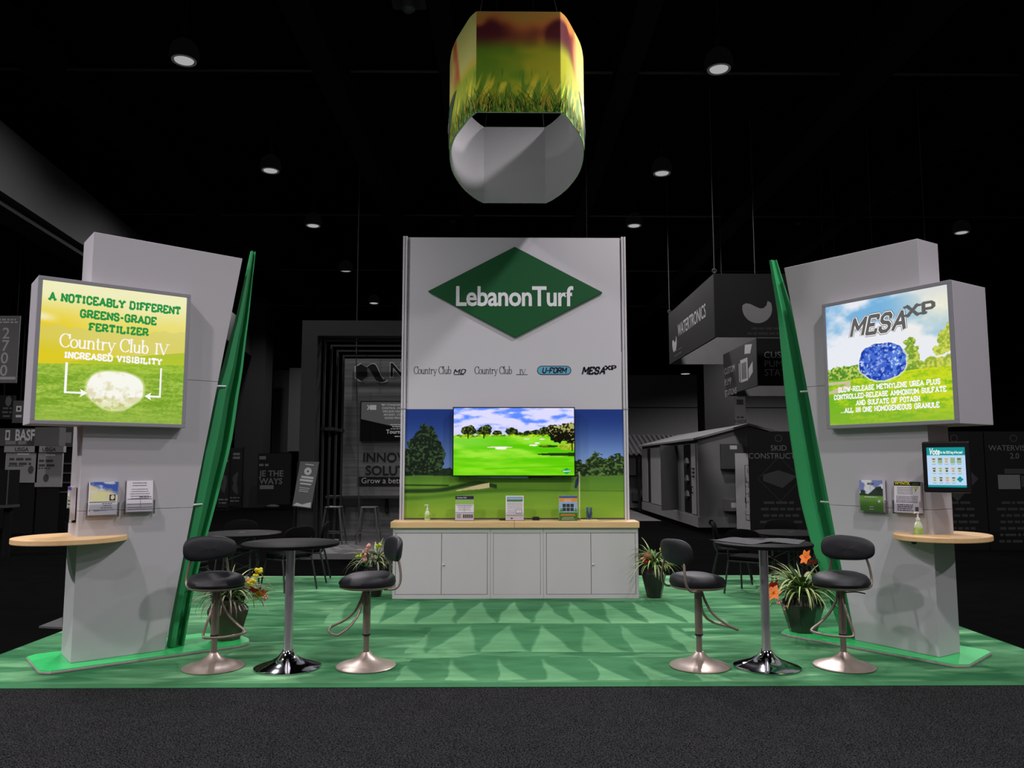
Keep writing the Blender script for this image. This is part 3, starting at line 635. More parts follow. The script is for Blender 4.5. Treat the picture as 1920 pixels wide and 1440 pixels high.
# ---------------------------------------------------------------- light boxes
def slab_glow(m): return m
def light_box(o, ang, x0, x1, z0, z1, yf, yb, label, colf, border):
    P = rot(o, ang)(x0, yf, z0)
    t = thing('light_box', label, 'light box', tuple(P), ang, 'light boxes on the towers')
    w, h, dp = x1-x0, z1-z0, yb-yf
    MB().box(0, w, .012, dp, 0, h).build('case', frame_grey if False else grey_lam, t, bevel=.004)
    b = border; fb = MB()
    for (a0, a1, c0_, c1_) in ((0, w, 0, b), (0, w, h-b, h), (0, b, b, h-b), (w-b, w, b, h-b)): fb.box(a0, a1, -.012, .012, c0_, c1_)
    fb.build('front_frame', frame_grey, t, bevel=.003)
    g = paint('lit_graphic', flat(Frame((b, .0, b)), w-2*b, h-2*b), 320, 320, colf, printed('lit_film', glow=.94), t)
    return t, w, h, b, g
def lbL(U, V):
    n = fbm(U*26, V*26, 4, 4); s = fbm(U*3, V*7, 6, 4)
    sky = mixc(K(238, 222, 96), K(246, 244, 196), sm(.62, .98, V)+.35*(s-.5)); sky = mixc(sky, K(238, 206, 30), sm(.55, .0, U)*sm(.92, .62, V)*.85)
    sky = mixc(sky, K(250, 248, 226), sm(.05, 0, np.abs(V-.74+.1*U))*sm(.15, 0, U)*.8)
    sky = mixc(sky, K(214, 210, 128), .55*((V < .655+.05*fbm(U*18, 0*V, 7, 3)+.04*sm(.6, 1, U)) & (V > .5)))
    sky = mixc(sky, K(222, 206, 40), .7*sm(.62, .5, V)*sm(.9, .2, U))
    g = .55*fbm(U*10, V*60, 15, 4)+.45*fbm(U*60, V*110, 16, 3); gr = mixc(K(122, 166, 44), K(176, 204, 84), sm(.3, .72, g)); gr = mixc(gr, K(172, 206, 52), .6*sm(.3, .46, V)*(1-sm(.35, .8, np.abs(U-.5)*2)*.4)); gr = mixc(gr, K(150, 182, 74), .6*sm(.16, .0, V))
    hor = .40+.06*U; col = np.where((V < hor)[..., None], gr, sky)
    far = sm(.0, .13, V-hor)*sm(.20, .10, V-hor); col = np.where(((V > hor) & (V < hor+.1*U))[..., None], mixc(col, K(172, 198, 44), .8*sm(.1, .4, U)), col)
    # pale granule
    tp = 1-.30*sm(.22, .09, V); r = ((U-.515)/(.195*tp))**2; q = ((V-.232)/.142)**2; e = (r**1.35+q**1.35)**.74+.26*(fbm(U*6, V*6, 33, 3)-.5)
    col = mixc(col, K(240, 244, 190), sm(1.28, .98, e)*.8)
    rk = mixc(K(232, 226, 190), K(255, 254, 244), sm(.35, .6, fbm(U*20, V*24, 37, 4)+.25*sm(.15, .32, V)-.06)); rk = mixc(rk, K(186, 186, 116), sm(.55, .72, fbm(U*38, V*38, 39, 3))*sm(.27, .12, V)*.8)
    rk = mixc(rk, K(206, 214, 120), .5*sm(.20, .10, V))
    return np.where((e < 1.0)[..., None], rk, col)
def lbR(U, V):
    n = fbm(U*26, V*26, 4, 4); s = fbm(U*3.2+4, V*4.5, 16, 5)
    sky = mixc(K(122, 182, 226), K(240, 242, 250), sm(.36, .62, s+.22*sm(.75, .42, V)+.06)); sky = mixc(sky, K(255, 246, 216), sm(.45, 1.0, U)*sm(.5, .9, V)*.85); sky = mixc(sky, K(214, 220, 226), sm(.55, .9, U)*sm(.86, 1.0, V)*.7)
    col = sky
    top = .47+.03*(fbm(U*20, 0*V, 9, 3)-.5)*2-.10*sm(.9, .5, U)*0
    leaf = mixc(K(84, 140, 44), K(196, 214, 96), sm(.35, .7, fbm(U*60, V*60, 19, 3)))
    leaf = mixc(leaf, K(236, 226, 84), .45*sm(.5, .9, U))
    tm = -np.ones_like(U)
    for (a_, b_, ra, rb) in ((.70, .55, .07, .05), (.705, .61, .05, .05), (.72, .49, .06, .07), (.97, .60, .06, .08), (.93, .52, .07, .05), (1.0, .67, .05, .05)): tm = np.maximum(tm, 1-((U-a_)/ra)**2-((V-b_)/rb)**2)
    tr = ((V < top+.04*(n-.5)) & (V > .30)) | (tm+1.6*(n-.5) > .25); col = np.where(tr[..., None], leaf, col)
    g = .6*fbm(U*9, V*40, 45, 4)+.4*fbm(U*60, V*90, 46, 3); gr = mixc(K(120, 186, 36), K(206, 224, 40), sm(.35, .75, g+.25*(U-.4))); gr = mixc(gr, K(230, 228, 30), .6*sm(.3, .45, V)*sm(.5, .9, U)); gr = mixc(gr, K(140, 186, 56), .7*sm(.2, .0, V))
    hor = .375-.01*np.sin(U*6)+.03*sm(.4, 1, U)*0+.015*U; col = np.where((V < hor)[..., None], gr, col)
    cp = (np.abs(V-(.28+.36*(U-.08))) < .022*(1.25-U*2.2)) & (U < .2) & (V > .26); cp |= (np.abs(V-.345) < .012) & (U < .2); col = np.where((cp & (V < .36))[..., None], K(206, 196, 160), col)
    tp = 1-.22*sm(.44, .33, V); r = ((U-.475)/(.19*tp))**2; q = ((V-.478)/.15)**2; e = (r**1.3+q**1.3)**.77+.55*(fbm(U*9, V*9, 53, 4)-.5)
    col = mixc(col, K(252, 250, 236), sm(1.3, .97, e)*.85)
    f = fbm(U*42, V*42, 57, 3); rk = mixc(K(28, 62, 168), K(92, 134, 226), sm(.32, .58, f)); rk = mixc(rk, K(206, 222, 255), sm(.60, .70, fbm(U*60, V*60, 59, 2)))
    rk = mixc(rk, K(40, 70, 190), .35*sm(.36, .5, fbm(U*12, V*12, 71, 2)))
    return np.where((e < 1.0)[..., None], rk, col)
g_txt = emit('lit_green_ink', S(40, 146, 72)); w_txt = emit('lit_white_ink', S(250, 248, 246)); sh_txt = emit('lit_soft_edge', S(196, 196, 96)); gr_txt = emit('lit_grey_ink', S(96, 96, 96))
lb, w, h, b, g = light_box(O_L, A_L, -.41, .80, 2.004, 3.226, -.115, .28, 'glowing light box with pale granule and green slab lettering, left tower', lbL, .032)
gw = w-2*b
F_ = Frame((b, -.001, b))
def lines(rows): return [(strokes(s, SLAB, sz, x*gw, y*gw, thick=th_, serif=.36, gap=.36, fit=ft*gw), mi, lf) for s, x, y, sz, ft, th_, mi, lf in rows]
it = lines([('A NOTICEABLY DIFFERENT', .50, .870, .062, .90, .30, 0, 0), ('GREENS-GRADE', .515, .768, .060, .52, .30, 0, 0), ('FERTILIZER', .52, .676, .058, .40, .30, 0, 0)])
for q_ in it: deco('green_lettering', F_, [q_], [g_txt], g)
it = lines([('INCREASED VISIBILITY', .497, .458, .048, .66, .30, 0, .001)])
it += [(strokes('Country Club', SERIF, .098*gw, .43*gw, .535*gw, thick=.135, thin=.055, serif=.24, gap=.08, fit=.60*gw), 0, .001), (strokes('IV', SERIF, .085*gw, .825*gw, .537*gw, thick=.15, thin=.06, serif=.34, gap=.12, fit=.095*gw), 0, .001), (greek(.747*gw, .753*gw, .60*gw, 1, .01, .008), 0, .001)]
def bar(x0, y0, x1, y1): return rect(x0*gw, y0*gw, x1*gw, y1*gw)
it += [(bar(.173, .20, .189, .425), 0, .001), (bar(.173, .20, .29, .214), 0, .001), (poly((.275*gw, .238*gw), (.325*gw, .207*gw), (.275*gw, .176*gw), (.288*gw, .207*gw)), 0, .0015),
       (bar(.823, .20, .836, .43), 0, .001), (bar(.75, .20, .836, .214), 0, .001), (poly((.768*gw, .238*gw), (.718*gw, .207*gw), (.768*gw, .176*gw), (.755*gw, .207*gw)), 0, .0015)]
deco('white_lettering', F_, it, [w_txt], g)
lb, w, h, b, g = light_box(O_R, A_R, -.945, .318, 2.018, 3.245, -.08, .48, 'glowing light box with blue granule and grey slanted lettering, right tower', lbR, .034)
gw = w-2*b; gh = h-2*b
F_ = Frame((b, -.001, b))
rows = [('SLOW-RELEASE METHYLENE UREA PLUS', .50, .262, .042, .82, .27, 0, .001), ('CONTROLLED-RELEASE AMMONIUM SULFATE', .50, .205, .042, .90, .27, 0, .001), ('AND SULFATE OF POTASH', .50, .149, .042, .51, .27, 0, .001), ('...ALL IN ONE HOMOGENEOUS GRANULE', .50, .095, .042, .79, .27, 0, .001)]
for q_ in lines(rows): deco('white_lettering', F_, [q_], [w_txt], g)
def mz(x, z, w_, h_, e): return mesa(x*gw, z*gw, w_*gw, h_*gw, e)
a1 = mz(.225, .70, .44, .13, .19); a2 = mz(.225, .70, .44, .13, .12); a3 = mz(.225, .70, .44, .13, .02); a4 = mz(.225, .70, .44, .13, .075)
it = [(a1[0], 1, .0), (a2[0], 0, .0008), (a3[0], 1, .0016), (a3[1], 1, .0016)]
deco('slanted_lettering', F_, it, [w_txt, gr_txt], g)
# ================================================================== literature on the towers
def on(o, ang, x, y, z): return rot(o, ang)(x, y, z)
def holder(o, ang, x0, x1, z0, z1, label, face=0.0, rz=0.0, d=.05):
    P = on(o, ang, x0, face, z0); t = thing('brochure_holder', label, 'brochure holder', tuple(P), ang+rz, 'acrylic brochure holders on the towers')
    w, h = x1-x0, z1-z0
    MB().box(-.008, w+.008, -.004, -.001, -.012, h+.004).build('back_plate', acrylic, t)
    MB().box(-.008, w+.008, -d-.006, -d-.003, -.012, h*.38).box(-.008, w+.008, -d-.006, -.001, -.016, -.012).box(-.011, -.008, -d-.006, -.001, -.016, h*.38).box(w+.008, w+.011, -d-.006, -.001, -.016, h*.38).build('front_pocket', acrylic, t)
    return t, w, h
def brochure(o, ang, x0, x1, z0, z1, label, items, mats, face=0.0, rz=0.0, lean=.0, name='brochure', cov=None, d=.048):
    P = on(o, ang, x0, face, z0); t = thing(name, label, 'brochure', tuple(P), ang+rz)
    w, h = x1-x0, z1-z0
    mb = MB(); mb.hexa([(0, -d, 0), (w, -d, 0), (w, -d+lean, h), (0, -d+lean, h)], [(0, -.008, 0), (w, -.008, 0), (w, -.008, h), (0, -.008, h)])
    mb.build('pages', paper, t, fix=True)
    n = Vector((0, -h, lean)).normalized() if lean else Vector((0, -1, 0)); up = Vector((0, lean, h)).normalized()
    fr = Frame((0, -d, 0), (1, 0, 0), n, up)
    if cov: paint('cover', flat(fr, w, h, .001), 60, 76, cov, printed('cover_print', .4), t, gain=ILL*.72, cmax=.85)
    if items: deco('cover_print', fr, items(w, h), mats, t, eps=.002)
    return t
def covA(U, V):
    c = mixc(K(222, 206, 160), K(196, 186, 152), fbm(U*5, V*5, 2, 3)); s = fbm(U*3+V, V*6, 3, 3)
    top = sm(.70, .86, V+.25*(U-.5)+.25*(s-.5)); c = mixc(c, K(60, 84, 160), top); c = mixc(c, K(214, 222, 236), sm(.5, .7, s)*sm(.6, .8, V)*.8)
    c = mixc(c, K(230, 220, 130), sm(.22, .0, np.hypot(U-.4, (V-.62)*1.2))*.8)
    bot = V < .38; c = np.where(bot[..., None], K(196, 196, 204), c); c = np.where(((V < .16) & (V > .10+.05*U))[..., None], K(130, 132, 140), c)
    c = np.where(((np.abs(V-.385) < .012) & (U < .95))[..., None], K(70, 74, 90), c)
    blk = (np.abs(U-.82) < .11) & (np.abs(V-.52) < .09); c = np.where(blk[..., None], K(36, 36, 40), c); c = np.where(((np.hypot(U-.82, V-.53)) < .07)[..., None], K(196, 192, 180), c)
    c = np.where(((np.hypot(U-.1, (V-.09)*1.15)) < .075)[..., None], K(226, 232, 238), c); return c
holder(O_L, A_L, .062, .288, 1.245, 1.527, 'left clear holder on the left tower, with the blue and sand brochure')
brochure(O_L, A_L, .066, .284, 1.249, 1.527, 'blue and sand coloured brochure on the left tower', lambda w, h: [(greek(.09, w-.03, h*.33, 3, .018, .006, 3), 0), (greek(.05, .14, h*.72, 1, .018, .012, 4), 1)], [ink, paper], cov=covA)
holder(O_L, A_L, .356, .578, 1.262, 1.535, 'right clear holder on the left tower, with the white form sheets')
brochure(O_L, A_L, .360, .574, 1.266, 1.535, 'white printed form sheets fanned out on the left tower', lambda w, h: [(rect(.005, h*k, w-.005, h*k+.004), 0) for k in (.40, .24, .13, .07)]+[(greek(.03, w-.03, h*.92, 2, .022, .005, 3), 1), (greek(.02, w-.02, h*.72, 5, .02, .004, 4), 1), (greek(.1, w-.01, h*.46, 1, .01, .008, 6), 1), (rect(.11, h*.13, .112, h*.4), 1), (rect(.11, h*.13, .112, h*.4), 1)], [dark_print, ink], lean=.028)
# holder on the narrow outer side of the left tower
Ps = L_(0, .0, 0); ang_s = A_L-PI/2
holder((O_L[0], O_L[1]), ang_s, -.27, -.10, 1.20, 1.47, 'clear holder on the outer side of the left tower')
brochure((O_L[0], O_L[1]), ang_s, -.265, -.105, 1.205, 1.485, 'grey green brochure on the outer side of the left tower', lambda w, h: [(rect(0, h*.9, w, h), 0), (greek(.03, w-.03, h*.55, 4, .03, .014, 5), 1), (rect(.02, h*.72, .09, h*.82), 2)], [mat('violet_ink', S(82, 70, 150), .5), dark_print, paper], cov=lambda U, V: mixc(K(124, 136, 110), K(170, 166, 160), V), d=.045)
def covB(U, V):
    n = fbm(U*7, V*7, 3, 4); c = mixc(K(112, 122, 170), K(228, 228, 236), sm(.35, .6, fbm(U*3, V*4, 6, 3)))
    tr = (V < .56+.22*sm(.35, .8, U)+.18*(n-.5)) & (V > .4); tr |= (np.hypot(U-.15, (V-.6)) < .09+.12*(n-.5)); c = np.where(tr[..., None], mixc(K(22, 26, 26), K(60, 74, 58), n), c)
    c = np.where((V < .5)[..., None], mixc(K(66, 108, 46), K(104, 146, 64), sm(.1, .3, V)*(.5+fbm(U*5, V*8, 9, 2)*.5)), c); return c
holder(O_R, A_R, -.655, -.412, 1.245, 1.53, 'left clear holder on the right tower, with the golf brochure')
brochure(O_R, A_R, -.650, -.417, 1.249, 1.532, 'green and sky golf brochure on the right tower', lambda w, h: [(sans('MESA', .028, w*.34, h*.85, bold=.02, shear=.2), 0), (greek(.03, w-.03, h*.44, 1, .02, .007, 3), 1), (rect(w*.78, h*.28, w*.88, h*.36), 1), (greek(w*.38, w*.6, h*.13, 2, .022, .006, 4), 1)], [dark_print, paper], cov=covB)
holder(O_R, A_R, -.318, -.085, 1.255, 1.52, 'right clear holder on the right tower, with the newsletter')
def news(w, h):
    it = [(rect(0, h*.87, w, h*1.0), 0), (sans('WYNTK', .038, .008, h*.895, bold=.035, fit=w*.6), 1, .001), (greek(w*.7, w*.95, h*.93, 2, .012, .005, 5), 2, .001)]
    it += [(greek(.03, w*.72, h*.80, 5, .014, .004, 6, False, 'L'), 3), (greek(.02, w*.9, h*.52, 5, .013, .005, 7, False, 'L'), 3), (greek(.03, w*.72, h*.24, 4, .016, .008, 8, False, 'L'), 3), (poly((w*.72, h*.84), (w*.92, h*.84), (w*.85, h*.76), (w*.79, h*.76)), 1), (poly((w*.8, h*.76), (w*.84, h*.76), (w*.82, h*.66)), 3), (rect(w*.8, h*.06, w*.93, h*.2), 3)]
    return it
brochure(O_R, A_R, -.316, -.072, 1.25, 1.525, 'newsletter with black band and yellow heading on the right tower', news, [black_plastic, mat('news_yellow', S(220, 204, 40), .5), mat('news_green', S(60, 120, 96), .5), ink], lean=.02, d=.05)
p = on(O_R, A_R, -.06, -.12, 1.0585); sanitizer(tuple(p), 'clear pump bottle of green sanitizer on the right tower shelf', 1.05)
for k, (x, y, r) in enumerate(((-.22, .10, .5), (-.30, .16, .1), (-.16, .02, 1.0))):
    p = on(O_L, A_L, x, y, 1.0587+.0016*k)
    q = tag(MB().box(-.10, .10, -.14, .14, 0, .001).build('loose_leaflet', mat('leaflet_pale', S(206, 210, 228), .5, var=.2, scale=18), loc=tuple(p), rz=r), ['lowest pale leaflet lying on the left tower shelf', 'middle pale leaflet lying on the left tower shelf', 'topmost pale leaflet on the left tower shelf'][k], 'leaflet', 'leaflets on the left tower shelf')
# ---------------------------------------------------------------- touch screen kiosk on the right tower
P = on(O_R, A_R, .20, -.10, 1.44); kz = A_R+.42
ts = thing('touch_screen', 'black touch screen showing a voting page beside the right tower', 'touch screen', tuple(P), kz)
kw, kh = .355, .43
MB().box(-kw/2, kw/2, 0, .05, 0, kh).build('housing', black_plastic, ts, bevel=.012)
MB().box(-.10, .10, .05, .10, .12, .32).box(-.05, .05, .08, .16, .17, .27).build('mount_arm', black_plastic, ts, bevel=.004)
sx0, sx1, sz0, sz1 = -kw/2+.035, kw/2-.035, .045, kh-.05
sf = Frame((0, -.001, 0)); sw = sx1-sx0; sh = sz1-sz0
s_bl = emit('screen_pale', S(188, 214, 244)); s_te = emit('screen_teal', S(24, 146, 150)); s_wh = emit('screen_white', S(235, 245, 235)); s_g = emit('thumb_green', S(150, 176, 130)); s_p = emit('thumb_pink', S(206, 150, 176)); s_k = emit('thumb_dark', S(70, 90, 116)); s_y = emit('thumb_cream', S(206, 210, 190))
def sr(a, b, c, d_): return rect(sx0+a*sw, sz0+b*sh, sx0+c*sw, sz0+d_*sh)
it = [(sr(0, 0, 1, 1), 0), (sr(0, .80, 1, 1), 1, .0005), (sr(0, 0, 1, .055), 1, .0005)]
it += [(sans('Vote', .075, sx0+.06*sw, sz0+.82*sh, bold=.03, shear=.25, fit=.27*sw), 2, .001), (sans('for the 2022 bag of the year!', .03, sx0+.36*sw, sz0+.845*sh, bold=.03, fit=.58*sw), 2, .001)]
rnd = random.Random(4)
for j in range(3):
    for i in range(5):
        x = .12+i*.165; y = .60-j*.235
        if i == 4 and j == 2:
            cx_, cy_ = sx0+(x+.06)*sw, sz0+(y+.07)*sh; it.append((poly((cx_-.025, cy_), (cx_, cy_-.026), (cx_+.025, cy_), (cx_, cy_+.026)), 1, .001)); continue
        it.append((sr(x, y, x+.12, y+.14), (6, 3, 6, 3, 3)[i] if j == 0 else 6, .001))
        it.append((sr(x+.03, y+.02, x+.09, y+.07), rnd.choice((3, 4, 5)), .0015)); it.append((sr(x+.02, y+.09, x+.10, y+.12), rnd.choice((3, 5)), .0015))
        it.append((sr(x+.01, y-.03, x+.11, y-.022), 5, .001))
deco('screen', sf, it, [s_bl, s_te, s_wh, s_g, s_p, s_k, s_y], ts)
# ================================================================== bar stools
nickel = mat('satin_nickel', S(176, 160, 150), .38, metal=.75, var=.04)
nickel2 = mat('taupe_tube', S(138, 124, 114), .42, metal=.6, var=.05)
leather = mat('black_leather', S(24, 24, 29), .55, spec=.35, var=.15, scale=20, bump=.15)
chrome_c = mat('chrome_column', S(190, 184, 190), .33, metal=.8, var=.02)
chrome = mat('chrome', S(205, 205, 212), .08, metal=1.0, var=.02)
table_black = mat('black_table_top', S(9, 9, 9), .6, spec=.07, var=.1)
def smooth_path(pts, n=6):
    P = [Vector(p) for p in pts]; P = [P[0]*2-P[1]]+P+[P[-1]*2-P[-2]]; out = []
    for i in range(1, len(P)-2):
        for k in range(n):
            t = k/n; a, b, c, d_ = P[i-1], P[i], P[i+1], P[i+2]
            out.append(.5*((2*b)+(c-a)*t+(2*a-5*b+4*c-d_)*t*t+(3*b-a-3*c+d_)*t**3))
    out.append(P[-2]); return out
def make_stool(loc, rz, label):
    t = thing('bar_stool', label, 'bar stool', loc, rz, 'black bar stools on nickel pedestals')
    MB().lathe([(.245, 0), (.247, .006), (.235, .014), (.17, .032), (.105, .056), (.065, .083), (.043, .108), (.034, .118)], 48).build('base', nickel, t, smooth=True)
    MB().lathe([(.024, .112), (.024, .27)], 24).lathe([(.031, .262), (.031, .628)], 24).build('column', nickel2, t, smooth=True)
    MB().lathe([(.032, .25), (.0335, .252), (.0335, .262), (.032, .264)], 24).build('collar', black_plastic, t, smooth=True)
    MB().lathe([(.10, .622), (.205, .638), (.228, .646), (.230, .655), (.22, .660)], 44, sy=.98).build('seat_pan', nickel2, t, smooth=True)
    mb = MB().lathe([(.0, .658), (.205, .658), (.230, .666), (.238, .684), (.232, .712), (.212, .736), (.17, .752), (.09, .762), (.0, .765)], 48, sy=.96)
    mb.v = [(x, y, z-.018*math.exp(-((x-.22)/.12)**2)+.010*math.exp(-((x+.2)/.1)**2)) if z > .7 else (x, y, z) for x, y, z in mb.v]
    mb.build('seat_cushion', leather, t, smooth=True)
    # oval padded back, bent around the sitter
    mb = MB(); n = 40; m = 14; vs = []; fs = []
    for i in range(m+1):
        a = -PI/2+PI*i/m
        for k in range(n):
            q = 2*PI*k/n; cx_, s = math.cos(q), math.sin(q)
            yy = .225*math.copysign(abs(cx_)**.72, cx_); zz = .104*math.copysign(abs(s)**.72, s)*(1-.12*yy/.225); r = math.cos(a)**.45
            th_ = .034*math.sin(a)
            y_, z_ = yy*r, zz*r
            vs.append((-.245+th_+.9*y_*y_-.10*(z_), y_, .945+z_))
    for i in range(m):
        for k in range(n): fs.append((i*n+k, i*n+(k+1) % n, (i+1)*n+(k+1) % n, (i+1)*n+k))
    mb.add(vs, fs); mb.build('backrest', leather, t, smooth=True, fix=True)
    for s in (-1, 1):
        MB().tube(smooth_path([(-.10, s*.17, .640), (-.19, s*.180, .642), (-.232, s*.178, .69), (-.238, s*.165, .78), (-.225, s*.14, .885), (-.232, s*.125, .93)]), .0105, 10).build('back_support', nickel2, t, smooth=True)
    pts = [(.025, .018, .605), (.05, .035, .52), (.09, .075, .43), (.17, .13, .355), (.245, .165, .315), (.275, .15, .30), (.30, .06, .295), (.305, 0, .295), (.30, -.06, .295), (.275, -.15, .30), (.245, -.165, .315), (.17, -.13, .355), (.09, -.075, .43), (.05, -.035, .52), (.025, -.018, .605)]
    MB().tube(smooth_path(pts, 5), .0105, 10).build('footrest', nickel2, t, smooth=True)
    MB().tube(smooth_path([(.0, .03, .60), (.01, .12, .615), (.03, .2, .612)]), .005, 8).build('height_lever', black_plastic, t, smooth=True)
    return t
def face(dx, dy): return math.atan2(dy, dx)
zc = .0146
s0 = make_stool((-2.384, 6.734, zc), face(.6, -.8), 'bar stool with its back to the green fin, left of the left bar table')
dup(s0, (-1.133, 6.754, zc), face(-.92, -.38), 'bar stool between the left bar table and the counter')
dup(s0, (1.632, 6.722, zc), face(.93, .36), 'bar stool between the counter and the right bar table')
dup(s0, (2.829, 6.708, zc), face(-.66, -.75), 'bar stool in front of the right tower fin, right of the right bar table')
def make_bar_table(loc, label):
    t = thing('bar_table', label, 'bar table', loc, 0, 'round black bar tables')
    MB().lathe([(.268, 0), (.270, .008), (.255, .016), (.19, .036), (.125, .060), (.075, .092), (.05, .125), (.044, .138)], 56).build('base', chrome, t, smooth=True)
    MB().lathe([(.036, .13), (.036, .975)], 32).lathe([(.12, .972), (.13, .976), (.13, .986)], 32).build('column', chrome_c, t, smooth=True)
    MB().lathe([(.385, .984), (.398, .988), (.400, .998), (.398, 1.010), (.392, 1.014)], 72).build('table_top', table_black, t, smooth=True)
    return t
b0 = make_bar_table((-1.773, 6.727, zc), 'round black bar table on chrome pedestal between the two left stools')
b1 = dup(b0, (2.183, 6.698, zc), 0, 'round black bar table with open papers between the two right stools')
# open newspaper sheets on the right bar table, sagging over one another
newsp = mat('dim_newsprint', S(74, 74, 76), .8, spec=.08, var=.5, scale=45)
def sheet(x0, x1, y0, y1, ph, amp):
    n = 12; vs = []; fs = []
    for top in (0, 1):
        for j in range(n+1):
            for i in range(n+1):
                x = x0+(x1-x0)*i/n; y = y0+(y1-y0)*j/n; vs.append((x, y, .0006+amp*(.5+.5*math.sin(x*16+ph))+.0015*top))
    k = (n+1)**2
    for j in range(n):
        for i in range(n):
            a = j*(n+1)+i; fs.append((k+a, k+a+1, k+a+n+2, k+a+n+1)); fs.append((a, a+n+1, a+n+2, a+1))
    for i in range(n): fs += [(i, i+1, k+i+1, k+i), (n*(n+1)+i+1, n*(n+1)+i, k+n*(n+1)+i, k+n*(n+1)+i+1), ((i+1)*(n+1), i*(n+1), k+i*(n+1), k+(i+1)*(n+1)), (i*(n+1)+n, (i+1)*(n+1)+n, k+(i+1)*(n+1)+n, k+i*(n+1)+n)]
    return MB().add(vs, fs)
o = sheet(-.16, .16, -.22, .22, 0, .012).build('newspaper', newsp, smooth=True, loc=(2.02, 6.74, zc+1.0145), rz=.5); tag(o, 'open newspaper on the left half of the right bar table', 'newspaper', 'newspapers on the right bar table')
o = sheet(-.16, .16, -.2, .2, 2, .008).build('newspaper', newsp, smooth=True, loc=(2.36, 6.74, zc+1.0145), rz=-.5); tag(o, 'open newspaper on the right half of the right bar table', 'newspaper', 'newspapers on the right bar table')
# ================================================================== potted plants
pot_m = mat('glazed_black_pot', S(40, 36, 32), .22, spec=.6, var=.5, scale=7)
pot_b = mat('glazed_brown_pot', S(74, 64, 52), .28, spec=.55, var=.6, scale=9)
leaf_a = mat('leaf_green', S(98, 138, 56), .5, spec=.3, var=.35, scale=20); leaf_b = mat('leaf_cream', S(206, 206, 150), .5, spec=.3, var=.15)
leaf_d = mat('leaf_dark', S(58, 84, 40), .5, spec=.3, var=.4, scale=25)
leaf_g = mat('leaf_grey', S(150, 146, 132), .6, var=.3); soil = mat('soil', S(30, 26, 22), .95)
fl_y = mat('petal_yellow', S(226, 206, 30), .5, var=.2); fl_r = mat('petal_red', S(206, 40, 44), .5, var=.2); fl_o = mat('petal_orange', S(232, 120, 40), .5, var=.25); fl_p = mat('petal_pink', S(226, 150, 140), .5, var=.2); fl_l = mat('petal_lime', S(196, 210, 40), .5, var=.2)
